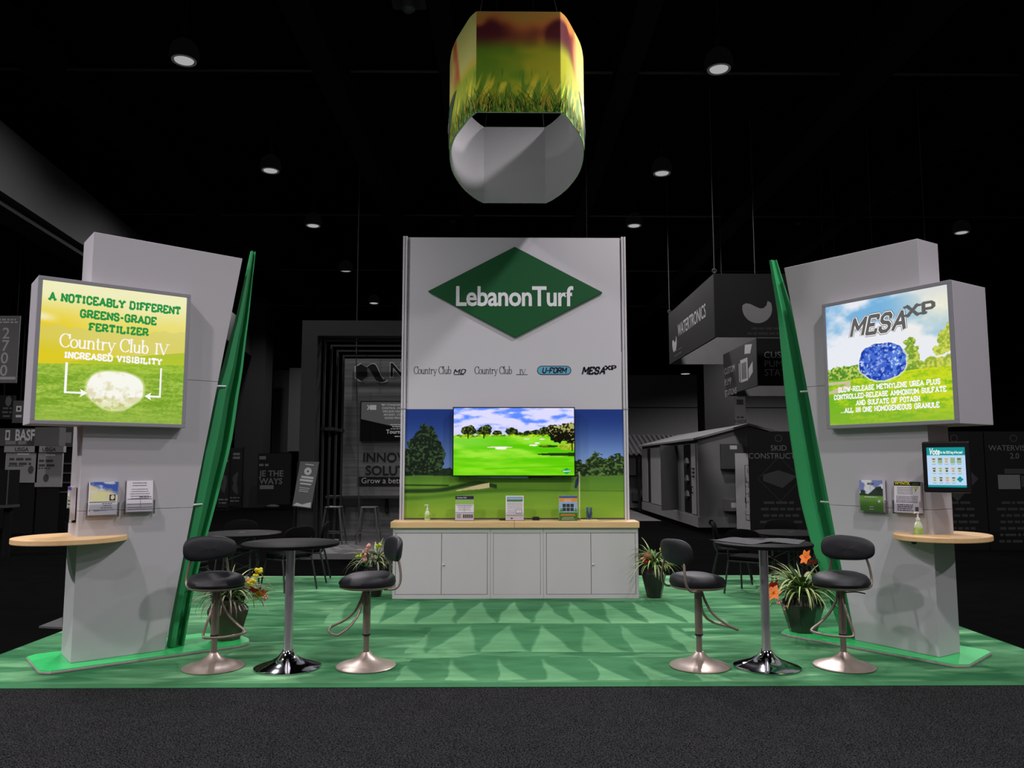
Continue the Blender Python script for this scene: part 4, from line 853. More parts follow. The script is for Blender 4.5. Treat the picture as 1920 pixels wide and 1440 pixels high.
def pot(loc, label, pm_, seed, flowers, k=1.0, tall=1.0, dense=46, grey=False):
    rnd = random.Random(seed); t = thing('potted_plant', label, 'potted plant', loc, seed*.4, 'potted plants around the stand')
    MB().lathe([(.105*k, 0), (.115*k, .012), (.185*k, .27), (.190*k, .295), (.150*k, .345), (.142*k, .37), (.158*k, .40), (.148*k, .402), (.13*k, .37)], 8, ang=.3).build('pot', pm_, t, bevel=.012, fix=True)
    MB().lathe([(.13*k, .372), (.02, .38)], 8, ang=.3).build('soil', soil, t)
    mb = MB(); z0 = .37
    for i in range(dense):
        q = rnd.uniform(0, 2*PI); L = rnd.uniform(.28, .52)*tall; e0 = rnd.uniform(.5, 1.45); drop = rnd.uniform(.9, 2.8); w = rnd.uniform(.007, .013); A, B, M1, M2 = [], [], [], []
        x = y = 0; r = rnd.uniform(0, .05); z = z0; e = e0; n = 8; dx, dy = math.cos(q), math.sin(q)
        for j in range(n+1):
            ww = w*(1-(j/n)**2.5)+.0008; px_, py_ = r*dx, r*dy
            A.append((px_-dy*ww, py_+dx*ww, z+ww*.3)); B.append((px_+dy*ww, py_-dx*ww, z+ww*.3)); M1.append((px_-dy*ww*.4, py_+dx*ww*.4, z)); M2.append((px_+dy*ww*.4, py_-dx*ww*.4, z))
            r += L/n*math.cos(e); z += L/n*math.sin(e); e -= drop/n
        cen, edg = ((0, 1) if rnd.random() < .6 else (1, 0)) if not grey else ((2, 2) if rnd.random() < .6 else (0, 1))
        mb.strip(A, M1, edg); mb.strip(M1, M2, cen); mb.strip(M2, B, edg)
    for i in range(int(dense*.9)):
        q = rnd.uniform(0, 2*PI); L = rnd.uniform(.12, .28)*tall; e = rnd.uniform(.3, 1.5); w = rnd.uniform(.012, .022); A, M_, B = [], [], []
        r = rnd.uniform(0, .09); z = z0+rnd.uniform(-.02, .10); n = 5; dx, dy = math.cos(q), math.sin(q); drop = rnd.uniform(.6, 1.8)
        for j in range(n+1):
            ww = w*math.sin(PI*min(1, .12+.88*j/n))+.0006; A.append((r*dx-dy*ww, r*dy+dx*ww, z+ww*.35)); M_.append((r*dx, r*dy, z)); B.append((r*dx+dy*ww, r*dy-dx*ww, z+ww*.35))
            r += L/n*math.cos(e); z += L/n*math.sin(e); e -= drop/n
        c3 = 3 if rnd.random() < .7 else (2 if grey else 0); mb.strip(A, M_, c3); mb.strip(M_, B, c3)
    mb.build('foliage', [leaf_a, leaf_b, leaf_g, leaf_d], t, smooth=True)
    for (fx, fy, fz, fr, fm, kind) in flowers:
        f = MB()
        if kind == 'lily':
            for i in range(6):
                q = 2*PI*i/6; A, B = [], []
                for j in range(6):
                    s = j/5; w = fr*.32*math.sin(PI*min(1, s*.85+.15)); rr = fr*s; zz = fr*.5*s*(1-s*.6)
                    A.append((rr*math.cos(q)-w*math.sin(q), rr*math.sin(q)+w*math.cos(q), zz)); B.append((rr*math.cos(q)+w*math.sin(q), rr*math.sin(q)-w*math.cos(q), zz))
                f.strip(A, B)
            f.tube([(0, 0, -.0), (0, 0, fr*.5)], [fr*.1, fr*.03], 6)
        else:
            for i in range(7):
                a_, b_ = rnd.uniform(0, 2*PI), rnd.uniform(-.9, .9); f.sphere((fr*.7*math.cos(a_)*math.cos(b_), fr*.7*math.sin(a_)*math.cos(b_), fr*.8*math.sin(b_)), fr*.42, fr*.42, fr*.36, 8, 6)
        fo = f.build('flower', fm, t, smooth=True, loc=(fx, fy, fz)); fo.rotation_euler = (rnd.uniform(-.9, .9), rnd.uniform(-.9, .9), rnd.uniform(0, 3))
        MB().tube([(-fx*.6, -fy*.6, z0-fz), (-fx*.15, -fy*.15, (z0-fz)*.4), (0, 0, 0)], .003, 6).build('stem', leaf_a, fo).matrix_parent_inverse = Matrix.Rotation(0, 4, 'X')
    return t
def around(rz, lst): # flowers given as (right, toward camera, height)
    c, s = math.cos(-rz), math.sin(-rz); return [(x*c+y*s*1.0, -x*-s+(-y)*c, z, r, m_, k_) for x, y, z, r, m_, k_ in lst]
pot((-2.60, 7.68, zc), 'brown potted plant with yellow and red flowers behind the left fin stool', pot_b, 1, around(.4, [(.30, .05, .66, .045, fl_y, 'b'), (.26, .08, .60, .045, fl_y, 'b'), (.22, .1, .56, .04, fl_y, 'b'), (.08, .1, .55, .035, fl_y, 'b'), (.17, .08, .57, .05, fl_p, 'b'), (.28, .1, .47, .085, fl_r, 'lily'), (.33, .08, .44, .08, fl_o, 'lily'), (.36, .05, .41, .03, fl_p, 'b')]), 1.05, 1.0, 90, True)
pot((2.96, 7.95, zc), 'black potted spider plant with orange and red flowers by the right fin', pot_m, 2, around(.8, [(.06, .0, .74, .085, fl_o, 'lily'), (.12, .0, .68, .08, fl_r, 'lily'), (-.31, .06, .46, .09, fl_r, 'lily'), (-.31, .1, .41, .085, fl_o, 'lily'), (-.26, .1, .32, .03, fl_p, 'b'), (-.2, .1, .27, .028, fl_p, 'b')]), 1.1, 1.05, 110)
pot((1.905, 10.12, zc), 'small black potted plant with pink flowers beside the right end of the counter', pot_m, 3, around(1.2, [(-.10, .12, .52, .07, fl_p, 'lily'), (-.13, .12, .47, .06, fl_r, 'lily'), (.10, .1, .60, .04, fl_y, 'b'), (.15, .08, .50, .045, fl_y, 'b'), (.17, .1, .45, .035, fl_p, 'b'), (.18, .0, .58, .03, fl_p, 'b'), (.13, .1, .40, .03, fl_l, 'b')]), .82, .95, 90)
pot((-1.63, 10.25, zc), 'potted plant with lime and pale flowers behind the stool left of the counter', pot_m, 4, around(1.6, [(-.19, .08, .52, .045, fl_l, 'b'), (.06, .08, .66, .045, fl_l, 'b'), (-.05, .1, .62, .05, fl_p, 'b'), (-.10, .1, .56, .045, fl_p, 'b'), (-.02, .12, .54, .055, leaf_g, 'b'), (.0, .12, .48, .05, leaf_g, 'b'), (-.08, .12, .46, .05, fl_p, 'b'), (-.04, .12, .42, .045, leaf_g, 'b')]), .82, .9, 80, True)
# ================================================================== meeting tables and guest chairs at the back of the carpet
seat_black = mat('black_upholstery', S(9, 9, 9), .85, spec=.06, var=.2)
leg_grey = mat('dark_grey_tube', S(52, 54, 54), .45, metal=.5, var=.08)
def make_chair(loc, rz, label):
    t = thing('guest_chair', label, 'chair', loc, rz, 'black guest chairs round the meeting tables')
    mb = MB().prism([(-.20, -.20), (-.17, -.235), (.16, -.245), (.235, -.20), (.245, 0), (.235, .20), (.16, .245), (-.17, .235), (-.20, .20)], .42, .475)
    mb.build('seat', seat_black, t, bevel=.018, fix=True)
    mb = MB(); n = 36; vs = []; fs = []
    for e, sc in ((-.022, .93), (-.016, 1.0), (.016, 1.0), (.022, .93)):
        for k in range(n):
            q = 2*PI*k/n; c, s = math.cos(q), math.sin(q); y = .24*sc*math.copysign(abs(c)**.7, c); z = .135*sc*math.copysign(abs(s)**.8, s)
            vs.append((-.245+e+.45*y*y-.16*z, y, .70+z))
    for i in range(3):
        for k in range(n): fs.append((i*n+k, i*n+(k+1) % n, (i+1)*n+(k+1) % n, (i+1)*n+k))
    fs += [tuple(range(n-1, -1, -1)), tuple(3*n+k for k in range(n))]
    mb.add(vs, fs).build('backrest', seat_black, t, smooth=True, fix=True)
    for s in (-1, 1):
        MB().tube(smooth_path([(.27, s*.25, 0), (.225, s*.235, .25), (.19, s*.225, .42)]), .0125, 8).build('leg', leg_grey, t, smooth=True)
        MB().tube(smooth_path([(-.29, s*.25, 0), (-.235, s*.235, .25), (-.19, s*.225, .42)]), .0125, 8).build('leg', leg_grey, t, smooth=True)
        MB().tube(smooth_path([(-.19, s*.225, .43), (-.235, s*.21, .53), (-.232, s*.19, .64), (-.245, s*.17, .70)]), .011, 8).build('back_post', leg_grey, t, smooth=True)
    MB().tube([(.2, -.225, .41), (-.19, -.225, .41), (-.19, .225, .41), (.2, .225, .41)], .010, 8, closed=True).build('seat_frame', leg_grey, t, smooth=True)
    return t
c0 = make_chair((-2.88, 10.85, zc), face(-.75, .65), 'guest chair nearest the left bar table, right of the left meeting table')
dup(c0, (-2.80, 11.6, zc), face(-.97, -.1), 'guest chair behind the near one, right of the left meeting table')
dup(c0, (-3.88, 11.75, zc), face(.1, -1), 'guest chair at the far side of the left meeting table')
dup(c0, (-3.92, 9.85, zc), face(.35, .95), 'guest chair at the near side of the left meeting table, beside the fin')
dup(c0, (3.24, 10.45, zc), face(.62, .75), 'guest chair nearest the right bar table, left of the right meeting table')
dup(c0, (3.28, 11.45, zc), face(.95, -.3), 'guest chair left of the right meeting table, farther from the camera')
dup(c0, (4.05, 10.02, zc), face(.1, 1), 'guest chair at the near side of the right meeting table')
dup(c0, (4.15, 11.75, zc), face(-.1, -1), 'guest chair at the far side of the right meeting table')
def make_meeting(loc, label, rz=0):
    t = thing('meeting_table', label, 'table', loc, rz, 'round black meeting tables')
    MB().lathe([(.50, .715), (.515, .72), (.518, .733), (.51, .741), (.50, .742)], 64).build('table_top', table_black, t, smooth=True)
    MB().lathe([(.012, .742), (.05, .743), (.05, .747), (.0, .748)], 20).build('cable_cap', leg_grey, t, smooth=True)
    for k in range(4):
        q = PI/4+k*PI/2; MB().tube([(.22*math.cos(q), .22*math.sin(q), .72), (.27*math.cos(q), .27*math.sin(q), 0)], .012, 8).build('leg', leg_grey, t, smooth=True)
    mb = MB()
    for z in (.2, .38, .56):
        for k in range(4):
            q = PI/4+k*PI/2; q2 = q+PI/2; r = .23+.04*(1-z/.72); r2 = .235+.04*(1-(z+.14)/.72)
            mb.tube([(r*math.cos(q), r*math.sin(q), z), (r2*math.cos(q2), r2*math.sin(q2), z+.14)], .006, 6)
    mb.build('lattice_brace', leg_grey, t, smooth=True)
    return t
m0_ = make_meeting((-3.52, 10.85, zc), 'round black meeting table behind the left bar table')
dup(m0_, (3.92, 10.85, zc), .3, 'round black meeting table behind the right bar table')
# ================================================================== hanging sign above the stand
prof = [(.43, 7.64), (.50, 7.75), (.60, 8.0), (.69, 8.25), (.745, 8.5), (.775, 8.75), (.785, 9.03), (.775, 9.3), (.74, 9.56), (.68, 9.85), (.60, 10.1), (.51, 10.31), (.43, 10.44)]
XC = .155; ZB, ZS = 5.21, 6.28
sp_ = [(XC-.43, 7.64), (XC+.43, 7.64)]
def spline(pp, n=7):
    return [(p.x, p.y) for p in smooth_path([(a, b, 0) for a, b in pp], n)]
rt = spline([(XC+r, y) for r, y in prof]); lf_ = spline([(XC-r, y) for r, y in prof])
hs = thing('hanging_sign', 'hanging fabric ring sign printed with grass and sunset above the stand', 'hanging sign', (XC, 9.04, ZB))
loopo = [(XC-.43+.86*i/12, 7.64) for i in range(12)]+rt+[(XC+.43-.86*i/12, 10.44) for i in range(1, 12)]+lf_[::-1]
# resample evenly along the outline
def resample(pp, n):
    P = np.array(pp+[pp[0]]); s = np.concatenate([[0], np.cumsum(np.hypot(*np.diff(P, axis=0).T))]); t = np.linspace(0, s[-1], n+1)
    return np.stack([np.interp(t, s, P[:, 0]), np.interp(t, s, P[:, 1])], -1), s[-1], s
NP_ = 900
RS, LEN, cum = resample(loopo, NP_)
def sgn_pos(U, V):
    i = np.clip((U*NP_).round().astype(int), 0, NP_); return np.stack([RS[i, 0]-XC, RS[i, 1]-9.04, V*(ZS-ZB)], -1)
def sgn_col(U, V):
    d_ = U*LEN            # metres along the outline from the front left corner
    n = fbm(d_*4, V*5, 3, 4); a = fbm(d_*2.3+.8, V*1.6, 21, 3)
    up = mixc(K(190, 112, 50), K(78, 30, 34), sm(.36, .56, a+.26*sm(.98, .76, V)-.06)); up = mixc(up, K(196, 130, 66), sm(.90, 1.0, V)*.8)
    up = mixc(up, K(212, 130, 56), sm(.24, .0, np.abs(d_-.47)-.02)*sm(.62, .95, V)*.75)
    side_ = sm(.15, .55, d_-.86); side_ = np.maximum(side_, sm(LEN-.15, LEN-.55, d_)*(d_ > LEN/2))
    up = mixc(up, mixc(K(255, 190, 104), K(150, 74, 44), sm(.40, .68, fbm(d_*2.8+V*.9, V*1.3, 77, 3))), side_*.85)
    gm = mixc(K(140, 140, 32), K(84, 118, 28), sm(.3, .7, fbm(d_*3, V*4, 31, 3))); gm = mixc(gm, K(172, 170, 46), side_*.5)
    c = mixc(gm, up, sm(.58, .78, V+.16*side_+.05*(a-.5)))
    # blurred then crisp grass
    bl = fbm(d_*36+V*8*(a-.5), V*5, 41, 2); b2 = fbm(d_*22-V*9, V*4, 47, 2)
    gh = .10+.30*bl**1.6*1.5; c = mixc(c, K(60, 104, 30), .75*sm(.05, -.06, V-gh)); c = mixc(c, K(206, 180, 52), .85*sm(.60, .70, b2)*sm(.44, .2, V)*sm(.03, .12, V))
    c = mixc(c, K(22, 52, 24), .85*sm(.14, .02, V-.12*(bl-.5))*sm(.45, .6, fbm(d_*28, V*9, 61, 3))); c = mixc(c, K(150, 176, 70), .6*sm(.66, .72, fbm(d_*46+V*14, V*7, 67, 2))*sm(.3, .1, V))
    return c
sg_m = printed('sign_print', .6, spec=.1)
ring = paint('printed_skin', sgn_pos, NP_, 130, sgn_col, sg_m, hs, gain=ILL*1.22, cmax=.95)
rnd = random.Random(21); bl = MB()
for i in range(420):
    d0 = rnd.uniform(-.9, 1.75) if i < 330 else rnd.uniform(0, .86)
    hh = rnd.uniform(.05, .24)*(1.5 if rnd.random() < .12 else 1); dx = rnd.uniform(-.16, .16)*(hh/.2); w = rnd.uniform(.003, .009); v0 = rnd.uniform(-.02, .10); A, B = [], []
    for j in range(6):
        s = j/5; dd = (d0+dx*s*s) % LEN; f_ = dd/LEN*NP_; i0 = int(f_) % NP_; t_ = f_-int(f_)
        q0, q1 = RS[i0], RS[i0+1]; tn = (q1-q0); tn = tn/(np.hypot(*tn)+1e-9); nn = np.array([tn[1], -tn[0]])
        c_ = q0+(q1-q0)*t_-np.array([XC, 9.04])+nn*(.003+.00001*i); ww = w*(1-s*.9); z = max(.004, min(ZS-ZB-.02, v0+hh*s))
        A.append((c_[0]-tn[0]*ww, c_[1]-tn[1]*ww, z)); B.append((c_[0]+tn[0]*ww, c_[1]+tn[1]*ww, z))
    bl.strip(A, B, rnd.choice((0, 0, 0, 1, 1, 2, 2, 3) if v0+hh < .2 else (1, 2, 3, 3, 1)))
bl.build('printed_blades', [mat('blade_dark', S(24, 62, 26), .7, spec=.05), mat('blade_mid', S(84, 124, 36), .7, spec=.05), mat('blade_lime', S(140, 168, 60), .7, spec=.05), mat('blade_straw', S(206, 176, 62), .7, spec=.05)], hs)
# white lining, just inside, and rims
def inset(P, k):
    c = np.array([XC, 9.04]); d_ = np.roll(P[:-1], -1, 0)-np.roll(P[:-1], 1, 0); n = np.stack([-d_[:, 1], d_[:, 0]], -1); n /= np.linalg.norm(n, axis=1)[:, None]+1e-9
    return P[:-1]+n*k
RI, _, _ = resample(loopo, 150); I0 = inset(RI, .006)-np.array([XC, 9.04]); I1 = inset(RI, .022)-np.array([XC, 9.04])
mb = MB(); k = len(I0); vs = [(x, y, 0.001) for x, y in I0]+[(x, y, ZS-ZB-.001) for x, y in I0]+[(x, y, .001) for x, y in I1]+[(x, y, ZS-ZB-.001) for x, y in I1]; fs = []
for i in range(k):
    j = (i+1) % k; fs += [(i, k+i, k+j, j), (2*k+i, 2*k+j, 3*k+j, 3*k+i), (i, j, 2*k+j, 2*k+i), (k+i, 3*k+i, 3*k+j, k+j)]
mb.add(vs, fs).build('white_lining', mat('white_fabric', S(236, 232, 236), .8, spec=.1, var=.02), hs, fix=True, smooth=True)
# green name panels wrapped on both long sides
for s in (-1, 1):
    P = [(r, y) for r, y in prof if 8.45 < y < 9.65]; fine = spline(P, 6); mb = MB(); top, bot = [], []
    fr_ = [(a, b) for a, b in fine]; Y0, Y1 = fr_[0][1], fr_[-1][1]; m = len(fr_)
    rows = []
    for j in range(9):
        v = j/8; z = (ZS-ZB)*(.45-.40*v); rows.append([(0, (y-9.04)*(1.65-.85*v), z) for r, y in fr_])
    # radius follows the curved skin at the narrowed position
    rows = [[(s*(float(np.interp(y+9.04, [q[1] for q in prof], [q[0] for q in prof]))+.008), y, z) for x, y, z in row] for row in rows]
    for a_, b_ in zip(rows, rows[1:]): mb.strip(a_, b_)
    pn = mb.build('name_panel', green_logo, hs)
    V_, F2 = sans('LebanonTurf', .16, 0, -.06, align='CENTER', bold=.02, tall=1.3)
    V3 = []
    for a_, b_ in V_:
        y = (-s)*-a_*1.0; V3.append((s*(float(np.interp(y+9.04, [q[1] for q in prof], [q[0] for q in prof]))+.016), y if s > 0 else -a_, (ZS-ZB)*.27+b_))
    MB().add(V3, F2).build('lettering', white_print, pn)
for (x, y) in ((-.4, -1.35), (.4, -1.35), (-.4, 1.35), (.4, 1.35)):
    MB().tube([(x, y, ZS-ZB), (x*.4, y*.35, 3.1)], .004, 6).build('suspension_wire', leg_grey, hs)
# ================================================================== the dark hall around the stand
BG = 2.1
def bgm(v, rough=.8, spec=.08, var=.08, scale=4.0, name=None):
    n = name or 'hall_grey_%d_%d' % (v, int(rough*10))
    c = lin((v/255,)*3); return mat(n, tuple(min(.8, q*BG) for q in c), rough, spec=spec, var=var, scale=scale)
def box_m(name, p0, p1, m, parent=None, bevel=0.0):
    return MB().box(p0[0], p1[0], p0[1], p1[1], p0[2], p1[2]).build(name, m, parent, bevel=bevel)
def struct(o): o['kind'] = 'structure'; return o
hall_black = bgm(4, .95, .02)
struct(box_m('ceiling', (-40, -6, 9.2), (40, 62, 9.4), hall_black))
# left wall with its pale bulkhead
wa, wb = Vector((-7.823, 11.884, 0)), Vector((-11.461, 45.05, 0)); wd_ = (wb-wa).normalized(); wn = Vector((wd_.y, -wd_.x, 0))
def wl(t, z, off=0.0): p = wa+wd_*t-wn*off; return (p.x, p.y, z)
def wall_piece(t0, t1, z0, z1, th=.5, off=0.0):
    return MB().hexa([wl(t0, z0, off), wl(t1, z0, off), wl(t1, z1, off), wl(t0, z1, off)], [wl(t0, z0, off+th), wl(t1, z0, off+th), wl(t1, z1, off+th), wl(t0, z1, off+th)])
struct(wall_piece(-8, 42, 5.92, 7.0).build('trim_1', bgm(45), fix=True))
struct(wall_piece(-8, 13, 5.78, 5.90, .5, .12).build('trim_2', bgm(26), fix=True))
struct(wall_piece(14, 42, 0, 5.77, .4, 1.8).build('wall_left', bgm(30), fix=True))
struct(wall_piece(-16, 14, 0, 9.2, .4, 9.0).build('wall_side', hall_black, fix=True))
yb = 46
struct(box_m('wall_back', (-40, yb, 0), (40, yb+.4, 9.2), hall_black))
struct(box_m('wall_right', (22, -6, 0), (22.4, yb, 9.2), hall_black))
# ceiling beams, ducts and pipes
k = 3
for x, z0, z1, w in ((-10.6, 7.9, 8.5, .35), (-7.4, 7.8, 8.4, .3), (-2.75, 7.7, 8.5, .4), (-.9, 8.0, 8.5, .3), (2.0, 7.9, 8.5, .35), (5.9, 7.8, 8.5, .5), (8.9, 7.9, 8.5, .4)):
    struct(box_m('trim_%d' % k, (x-w/2, 3, z0), (x+w/2, yb, z1), bgm(9, .8, .05))); k += 1
for y, z in ((12.6, 8.2), (19.8, 8.05), (25.0, 7.9), (30.5, 7.85)):
    o = MB().tube([(-12, y, z), (14, y, z)], .028, 8).build('trim_%d' % k, bgm(30, .5, .3)); struct(o); k += 1
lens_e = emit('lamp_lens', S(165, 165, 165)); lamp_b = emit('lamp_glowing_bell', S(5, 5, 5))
lamps = [(345, 115, 'nearest lamp of the left ceiling row', 520), (507, 321, 'second lamp from the front in the left ceiling row', 520), (587, 424, 'third lamp from the front in the left ceiling row', 420), (648, 508, 'fourth lamp from the front in the left ceiling row', 0), (701, 569, 'farthest lamp of the left ceiling row, close to the white back wall', 0),
         (1348, 131, 'nearest lamp of the right ceiling row', 520), (1241, 326, 'second lamp from the front in the right ceiling row', 520), (1189, 424, 'farthest lamp of the right ceiling row, just above the white back wall corner', 420), (1803, 437, 'ceiling lamp above the right tower', 700)]
proto = None
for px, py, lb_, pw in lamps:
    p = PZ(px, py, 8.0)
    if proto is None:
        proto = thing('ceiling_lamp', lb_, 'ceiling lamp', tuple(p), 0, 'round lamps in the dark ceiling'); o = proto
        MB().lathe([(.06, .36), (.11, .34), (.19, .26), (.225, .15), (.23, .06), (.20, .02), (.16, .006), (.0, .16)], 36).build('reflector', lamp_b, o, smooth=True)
        MB().lathe([(.0, .0), (.10, .0), (.142, .004), (.15, .02), (.0, .05)], 36).build('lens', lens_e, o, smooth=True); MB().lathe([(.152, .021), (.158, .004), (.185, .0), (.19, .03)], 36).build('halo_ring', emit('lamp_halo', S(52, 52, 52)), o, smooth=True)  # dim glowing ring round the lens is an added halo, not a lamp part
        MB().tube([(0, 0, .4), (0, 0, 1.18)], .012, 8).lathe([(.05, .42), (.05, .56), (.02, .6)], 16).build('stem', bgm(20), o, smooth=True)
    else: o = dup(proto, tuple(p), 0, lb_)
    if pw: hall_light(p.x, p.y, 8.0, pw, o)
p = PY(1285, 701, 44); t = thing('wall_lamp', 'small glowing lamp far away under the hanging sign at the right', 'lamp', tuple(p))
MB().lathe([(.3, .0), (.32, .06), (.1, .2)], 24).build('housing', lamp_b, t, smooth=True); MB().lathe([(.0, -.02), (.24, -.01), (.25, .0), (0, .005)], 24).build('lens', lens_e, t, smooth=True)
# hung projectors and cables
def projector(px, py, Y, w, label):
    p = PY(px, py, Y); t = thing('hung_projector', label, 'projector', tuple(p), 0, 'projectors hung in the ceiling')
    MB().box(-w/2, w/2, -w*.3, w*.4, 0, .05).build('mount_plate', bgm(34), t)
    MB().lathe([(w*.1, -w*.32), (w*.2, -w*.24), (w*.22, -w*.1), (w*.2, 0)], 20).build('projector_head', bgm(44, .4, .4), t, smooth=True)
    MB().tube([(0, 0, .05), (0, 0, 9.2-p.z-.02)], .02, 8).build('drop_pole', bgm(10), t, smooth=True)
projector(766, 4, 9.4, .42, 'projector hung at the top edge left of the ring sign'); projector(849, 408, 24, .55, 'projector hung just below the ring sign, above the back wall'); projector(1497, 409, 24, .6, 'projector hung between the ring sign and the right tower')
def cable(px, py0, py1, Y, label):
    a, b = PY(px, py0, Y), PY(px, py1, Y); tag(MB().tube([(a.x, Y, 9.15), (a.x+.004, Y, (a.z+b.z)/2), (b.x, Y, b.z)], .011, 6).build('hanging_cable', bgm(36)), label, 'cable', 'cables hung from the ceiling')
cable(674, 350, 1008, 16.2, 'thin cable hanging in front of the plank wall at the left')
# ---------------------------------------------------------------- left: plank-walled exhibit
YP, YQ = 15.4, 17.0
xL = PY(568, 800, YP).x; xR = 2.2; zT = PY(600, 605, YP).z
ex = thing('exhibit_portal', 'dark square portal frame around a plank wall behind the stand', 'exhibit', (0, 0, 0))
fr_m = bgm(22, .6, .15)
def hoop(x0, x1, z1, w, y0, y1): return MB().box(x0, x0+w, y0, y1, 0, z1).box(x1-w, x1, y0, y1, 0, z1).box(x0+w, x1-w, y0, y1, z1-w, z1)
hoop(xL, xR, zT, .30, YP-.25, YP+.1).build('outer_frame', fr_m, ex)
for i in range(4):
    o_ = .31+.065*i; hoop(xL+o_, xR-o_, zT-o_*.95, .035, YP+.25+.3*i, YP+.33+.3*i).build('slat_hoop', bgm(30, .6, .15), ex)
MB().box(xL+.3, xL+.55, YP+.2, YP+1.3, PY(600, 806, YP).z, PY(600, 800, YP).z).build('cross_bar', fr_m, ex)
def planks(v):
    m = bpy.data.materials.new('weathered_planks'); m.use_nodes = True; nt = m.node_tree; b = nt.nodes['Principled BSDF']; b.inputs['Roughness'].default_value = .7; b.inputs['Specular IOR Level'].default_value = .1
    tc = nt.nodes.new('ShaderNodeTexCoord'); mp = nt.nodes.new('ShaderNodeMapping'); mp.inputs['Scale'].default_value = (.7, 1, 9)
    nz = nt.nodes.new('ShaderNodeTexNoise'); nz.inputs['Scale'].default_value = 1.6; nz.inputs['Detail'].default_value = 4; wv = nt.nodes.new('ShaderNodeTexBrick')
    wv.inputs['Scale'].default_value = 1.0; wv.inputs['Brick Width'].default_value = 1.9; wv.inputs['Row Height'].default_value = .16; wv.inputs['Mortar Size'].default_value = .006
    c = lin((v/255,)*3)[0]*BG
    wv.inputs['Color1'].default_value = (c*.9, c*.9, c*.9, 1); wv.inputs['Color2'].default_value = (c*1.1, c*1.1, c*1.1, 1); wv.inputs['Mortar'].default_value = (c*.62, c*.62, c*.62, 1)
    mp2 = nt.nodes.new('ShaderNodeMapping'); mp2.inputs['Rotation'].default_value = (PI/2, 0, 0)
    mx = nt.nodes.new('ShaderNodeMix'); mx.data_type = 'RGBA'; mx.blend_type = 'MULTIPLY'; mx.inputs[0].default_value = 1
    mr = nt.nodes.new('ShaderNodeMapRange'); mr.inputs['To Min'].default_value = .55; mr.inputs['To Max'].default_value = 1.35
    nt.links.new(tc.outputs['Object'], mp.inputs[0]); nt.links.new(mp.outputs[0], nz.inputs['Vector']); nt.links.new(tc.outputs['Object'], mp2.inputs[0]); nt.links.new(mp2.outputs[0], wv.inputs['Vector'])
    nt.links.new(nz.outputs['Fac'], mr.inputs['Value']); nt.links.new(wv.outputs['Color'], mx.inputs[6]); nt.links.new(mr.outputs['Result'], mx.inputs[7]); nt.links.new(mx.outputs[2], b.inputs['Base Color'])
    return m
box_m('plank_wall', (xL+.45, YQ, .1), (xR-.45, YQ+.12, zT-.5), planks(66), ex)
box_m('raised_floor', (xL+.3, PZ(640, 1038, .1).y, .0005), (xR-.3, YQ, .1), bgm(66, .6, .2), ex)
sy = .24; qf = Frame((0, YQ, 0))
def Q2(px, py, Y=YQ): p = PY(px, py, Y); return (p.x, p.z)
out_m, in_m = bgm(120, .5), bgm(14, .6)
def nshape(k):
    pts = [(665, 687), (676, 681), (688, 688)]+[(688+i, y) for i, y in ((4, 684), (10, 681), (16, 682), (20, 688), (24, 697), (28, 706), (33, 712), (40, 713))]+[(722, 717), (714, 718), (707, 715), (702, 708), (697, 698), (691, 690), (688, 690), (688, 707), (676, 716), (665, 709)]
    c = (694, 699); return [Q2(c[0]+(x-c[0])*k, c[1]+(y-c[1])*k) for x, y in pts]
sgn_ = thing('exhibit_logo', 'dark outlined logo with large letters on the plank wall', 'sign', (0, 0, 0))
deco('logo_symbol', qf, [(poly(*nshape(1.0)), 0), (poly(*nshape(.93)), 1, .002)], [out_m, in_m], sgn_, eps=.004)
a = Q2(730, 706)
deco('logo_lettering', qf, [(sans('Nufarm', .42, a[0], a[1], bold=.055), 0), (sans('Nufarm', .42, a[0], a[1], bold=.02), 1, .002)], [out_m, in_m], sgn_, eps=.004)
a, b = PY(676, 752, YQ-.08), PY(757, 827, YQ-.08)
t = thing('exhibit_screen', 'dark wall screen with a quotation on the plank wall', 'screen', (a.x, YQ-.08, b.z)); W_, H_ = 1.55, a.z-b.z
MB().box(0, W_, 0, .076, 0, H_).build('housing', bgm(8, .5), t)
ef = Frame((0, 0, 0)); g1, g2, g3 = emit('dim_screen_grey', S(66, 66, 66)), emit('dim_screen_black', S(10, 10, 10)), emit('dim_screen_text', S(130, 130, 130))
it = [(poly((.02, H_*.55), (W_*.62, H_*.3), (W_-.02, H_*.5), (W_-.02, H_-.02), (.02, H_-.02)), 0), (rect(.2, H_*.78, .34, H_*.9), 2, .001), (poly((.14, H_*.78), (.17, H_*.84), (.14, H_*.9), (.17, H_*.9), (.2, H_*.84), (.17, H_*.78)), 2, .001)]
for i, s in enumerate(('"MY STANDARD SPRAY', 'CONTROL ON FAIRWAYS', 'DECADE HAS BEEN', 'AN EASY, CONVENIENT', 'GOOD PROGRAM')): it.append((sans(s, .062, .44+.02*i, H_*.88-.07*i, bold=.02), 2, .001))
it += [(greek(.62, 1.1, H_*.40, 3, .045, .018, 5), 2, .001), (strokes('rouny', SERIF, .1, .68, .12, thick=.17, thin=.09, serif=.2, gap=.06, align='LEFT'), 1, .001), (sans('Tourney', .12, .56, .16, bold=.02), 2, .0015), (greek(.72, .92, .09, 1, .03, .02, 8), 2, .0015)]
it = [x for x in it if not (x[1] == 1)]
deco('quotation', ef, it, [g1, g2, g3], t)
t = thing('slogan_letters', 'dark raised slogan letters on the plank wall', 'lettering', (0, 0, 0))
a, b = Q2(680, 866), Q2(685, 889)
deco('letters', qf, [(sans('INNOVATIVE', .28, a[0], a[1], bold=.012), 0), (sans('SOLUTIONS', .28, b[0], b[1]-.015, bold=.012), 0)], [bgm(20)], t, eps=.02)
a, b = Q2(671, 911), Q2(757, 894)
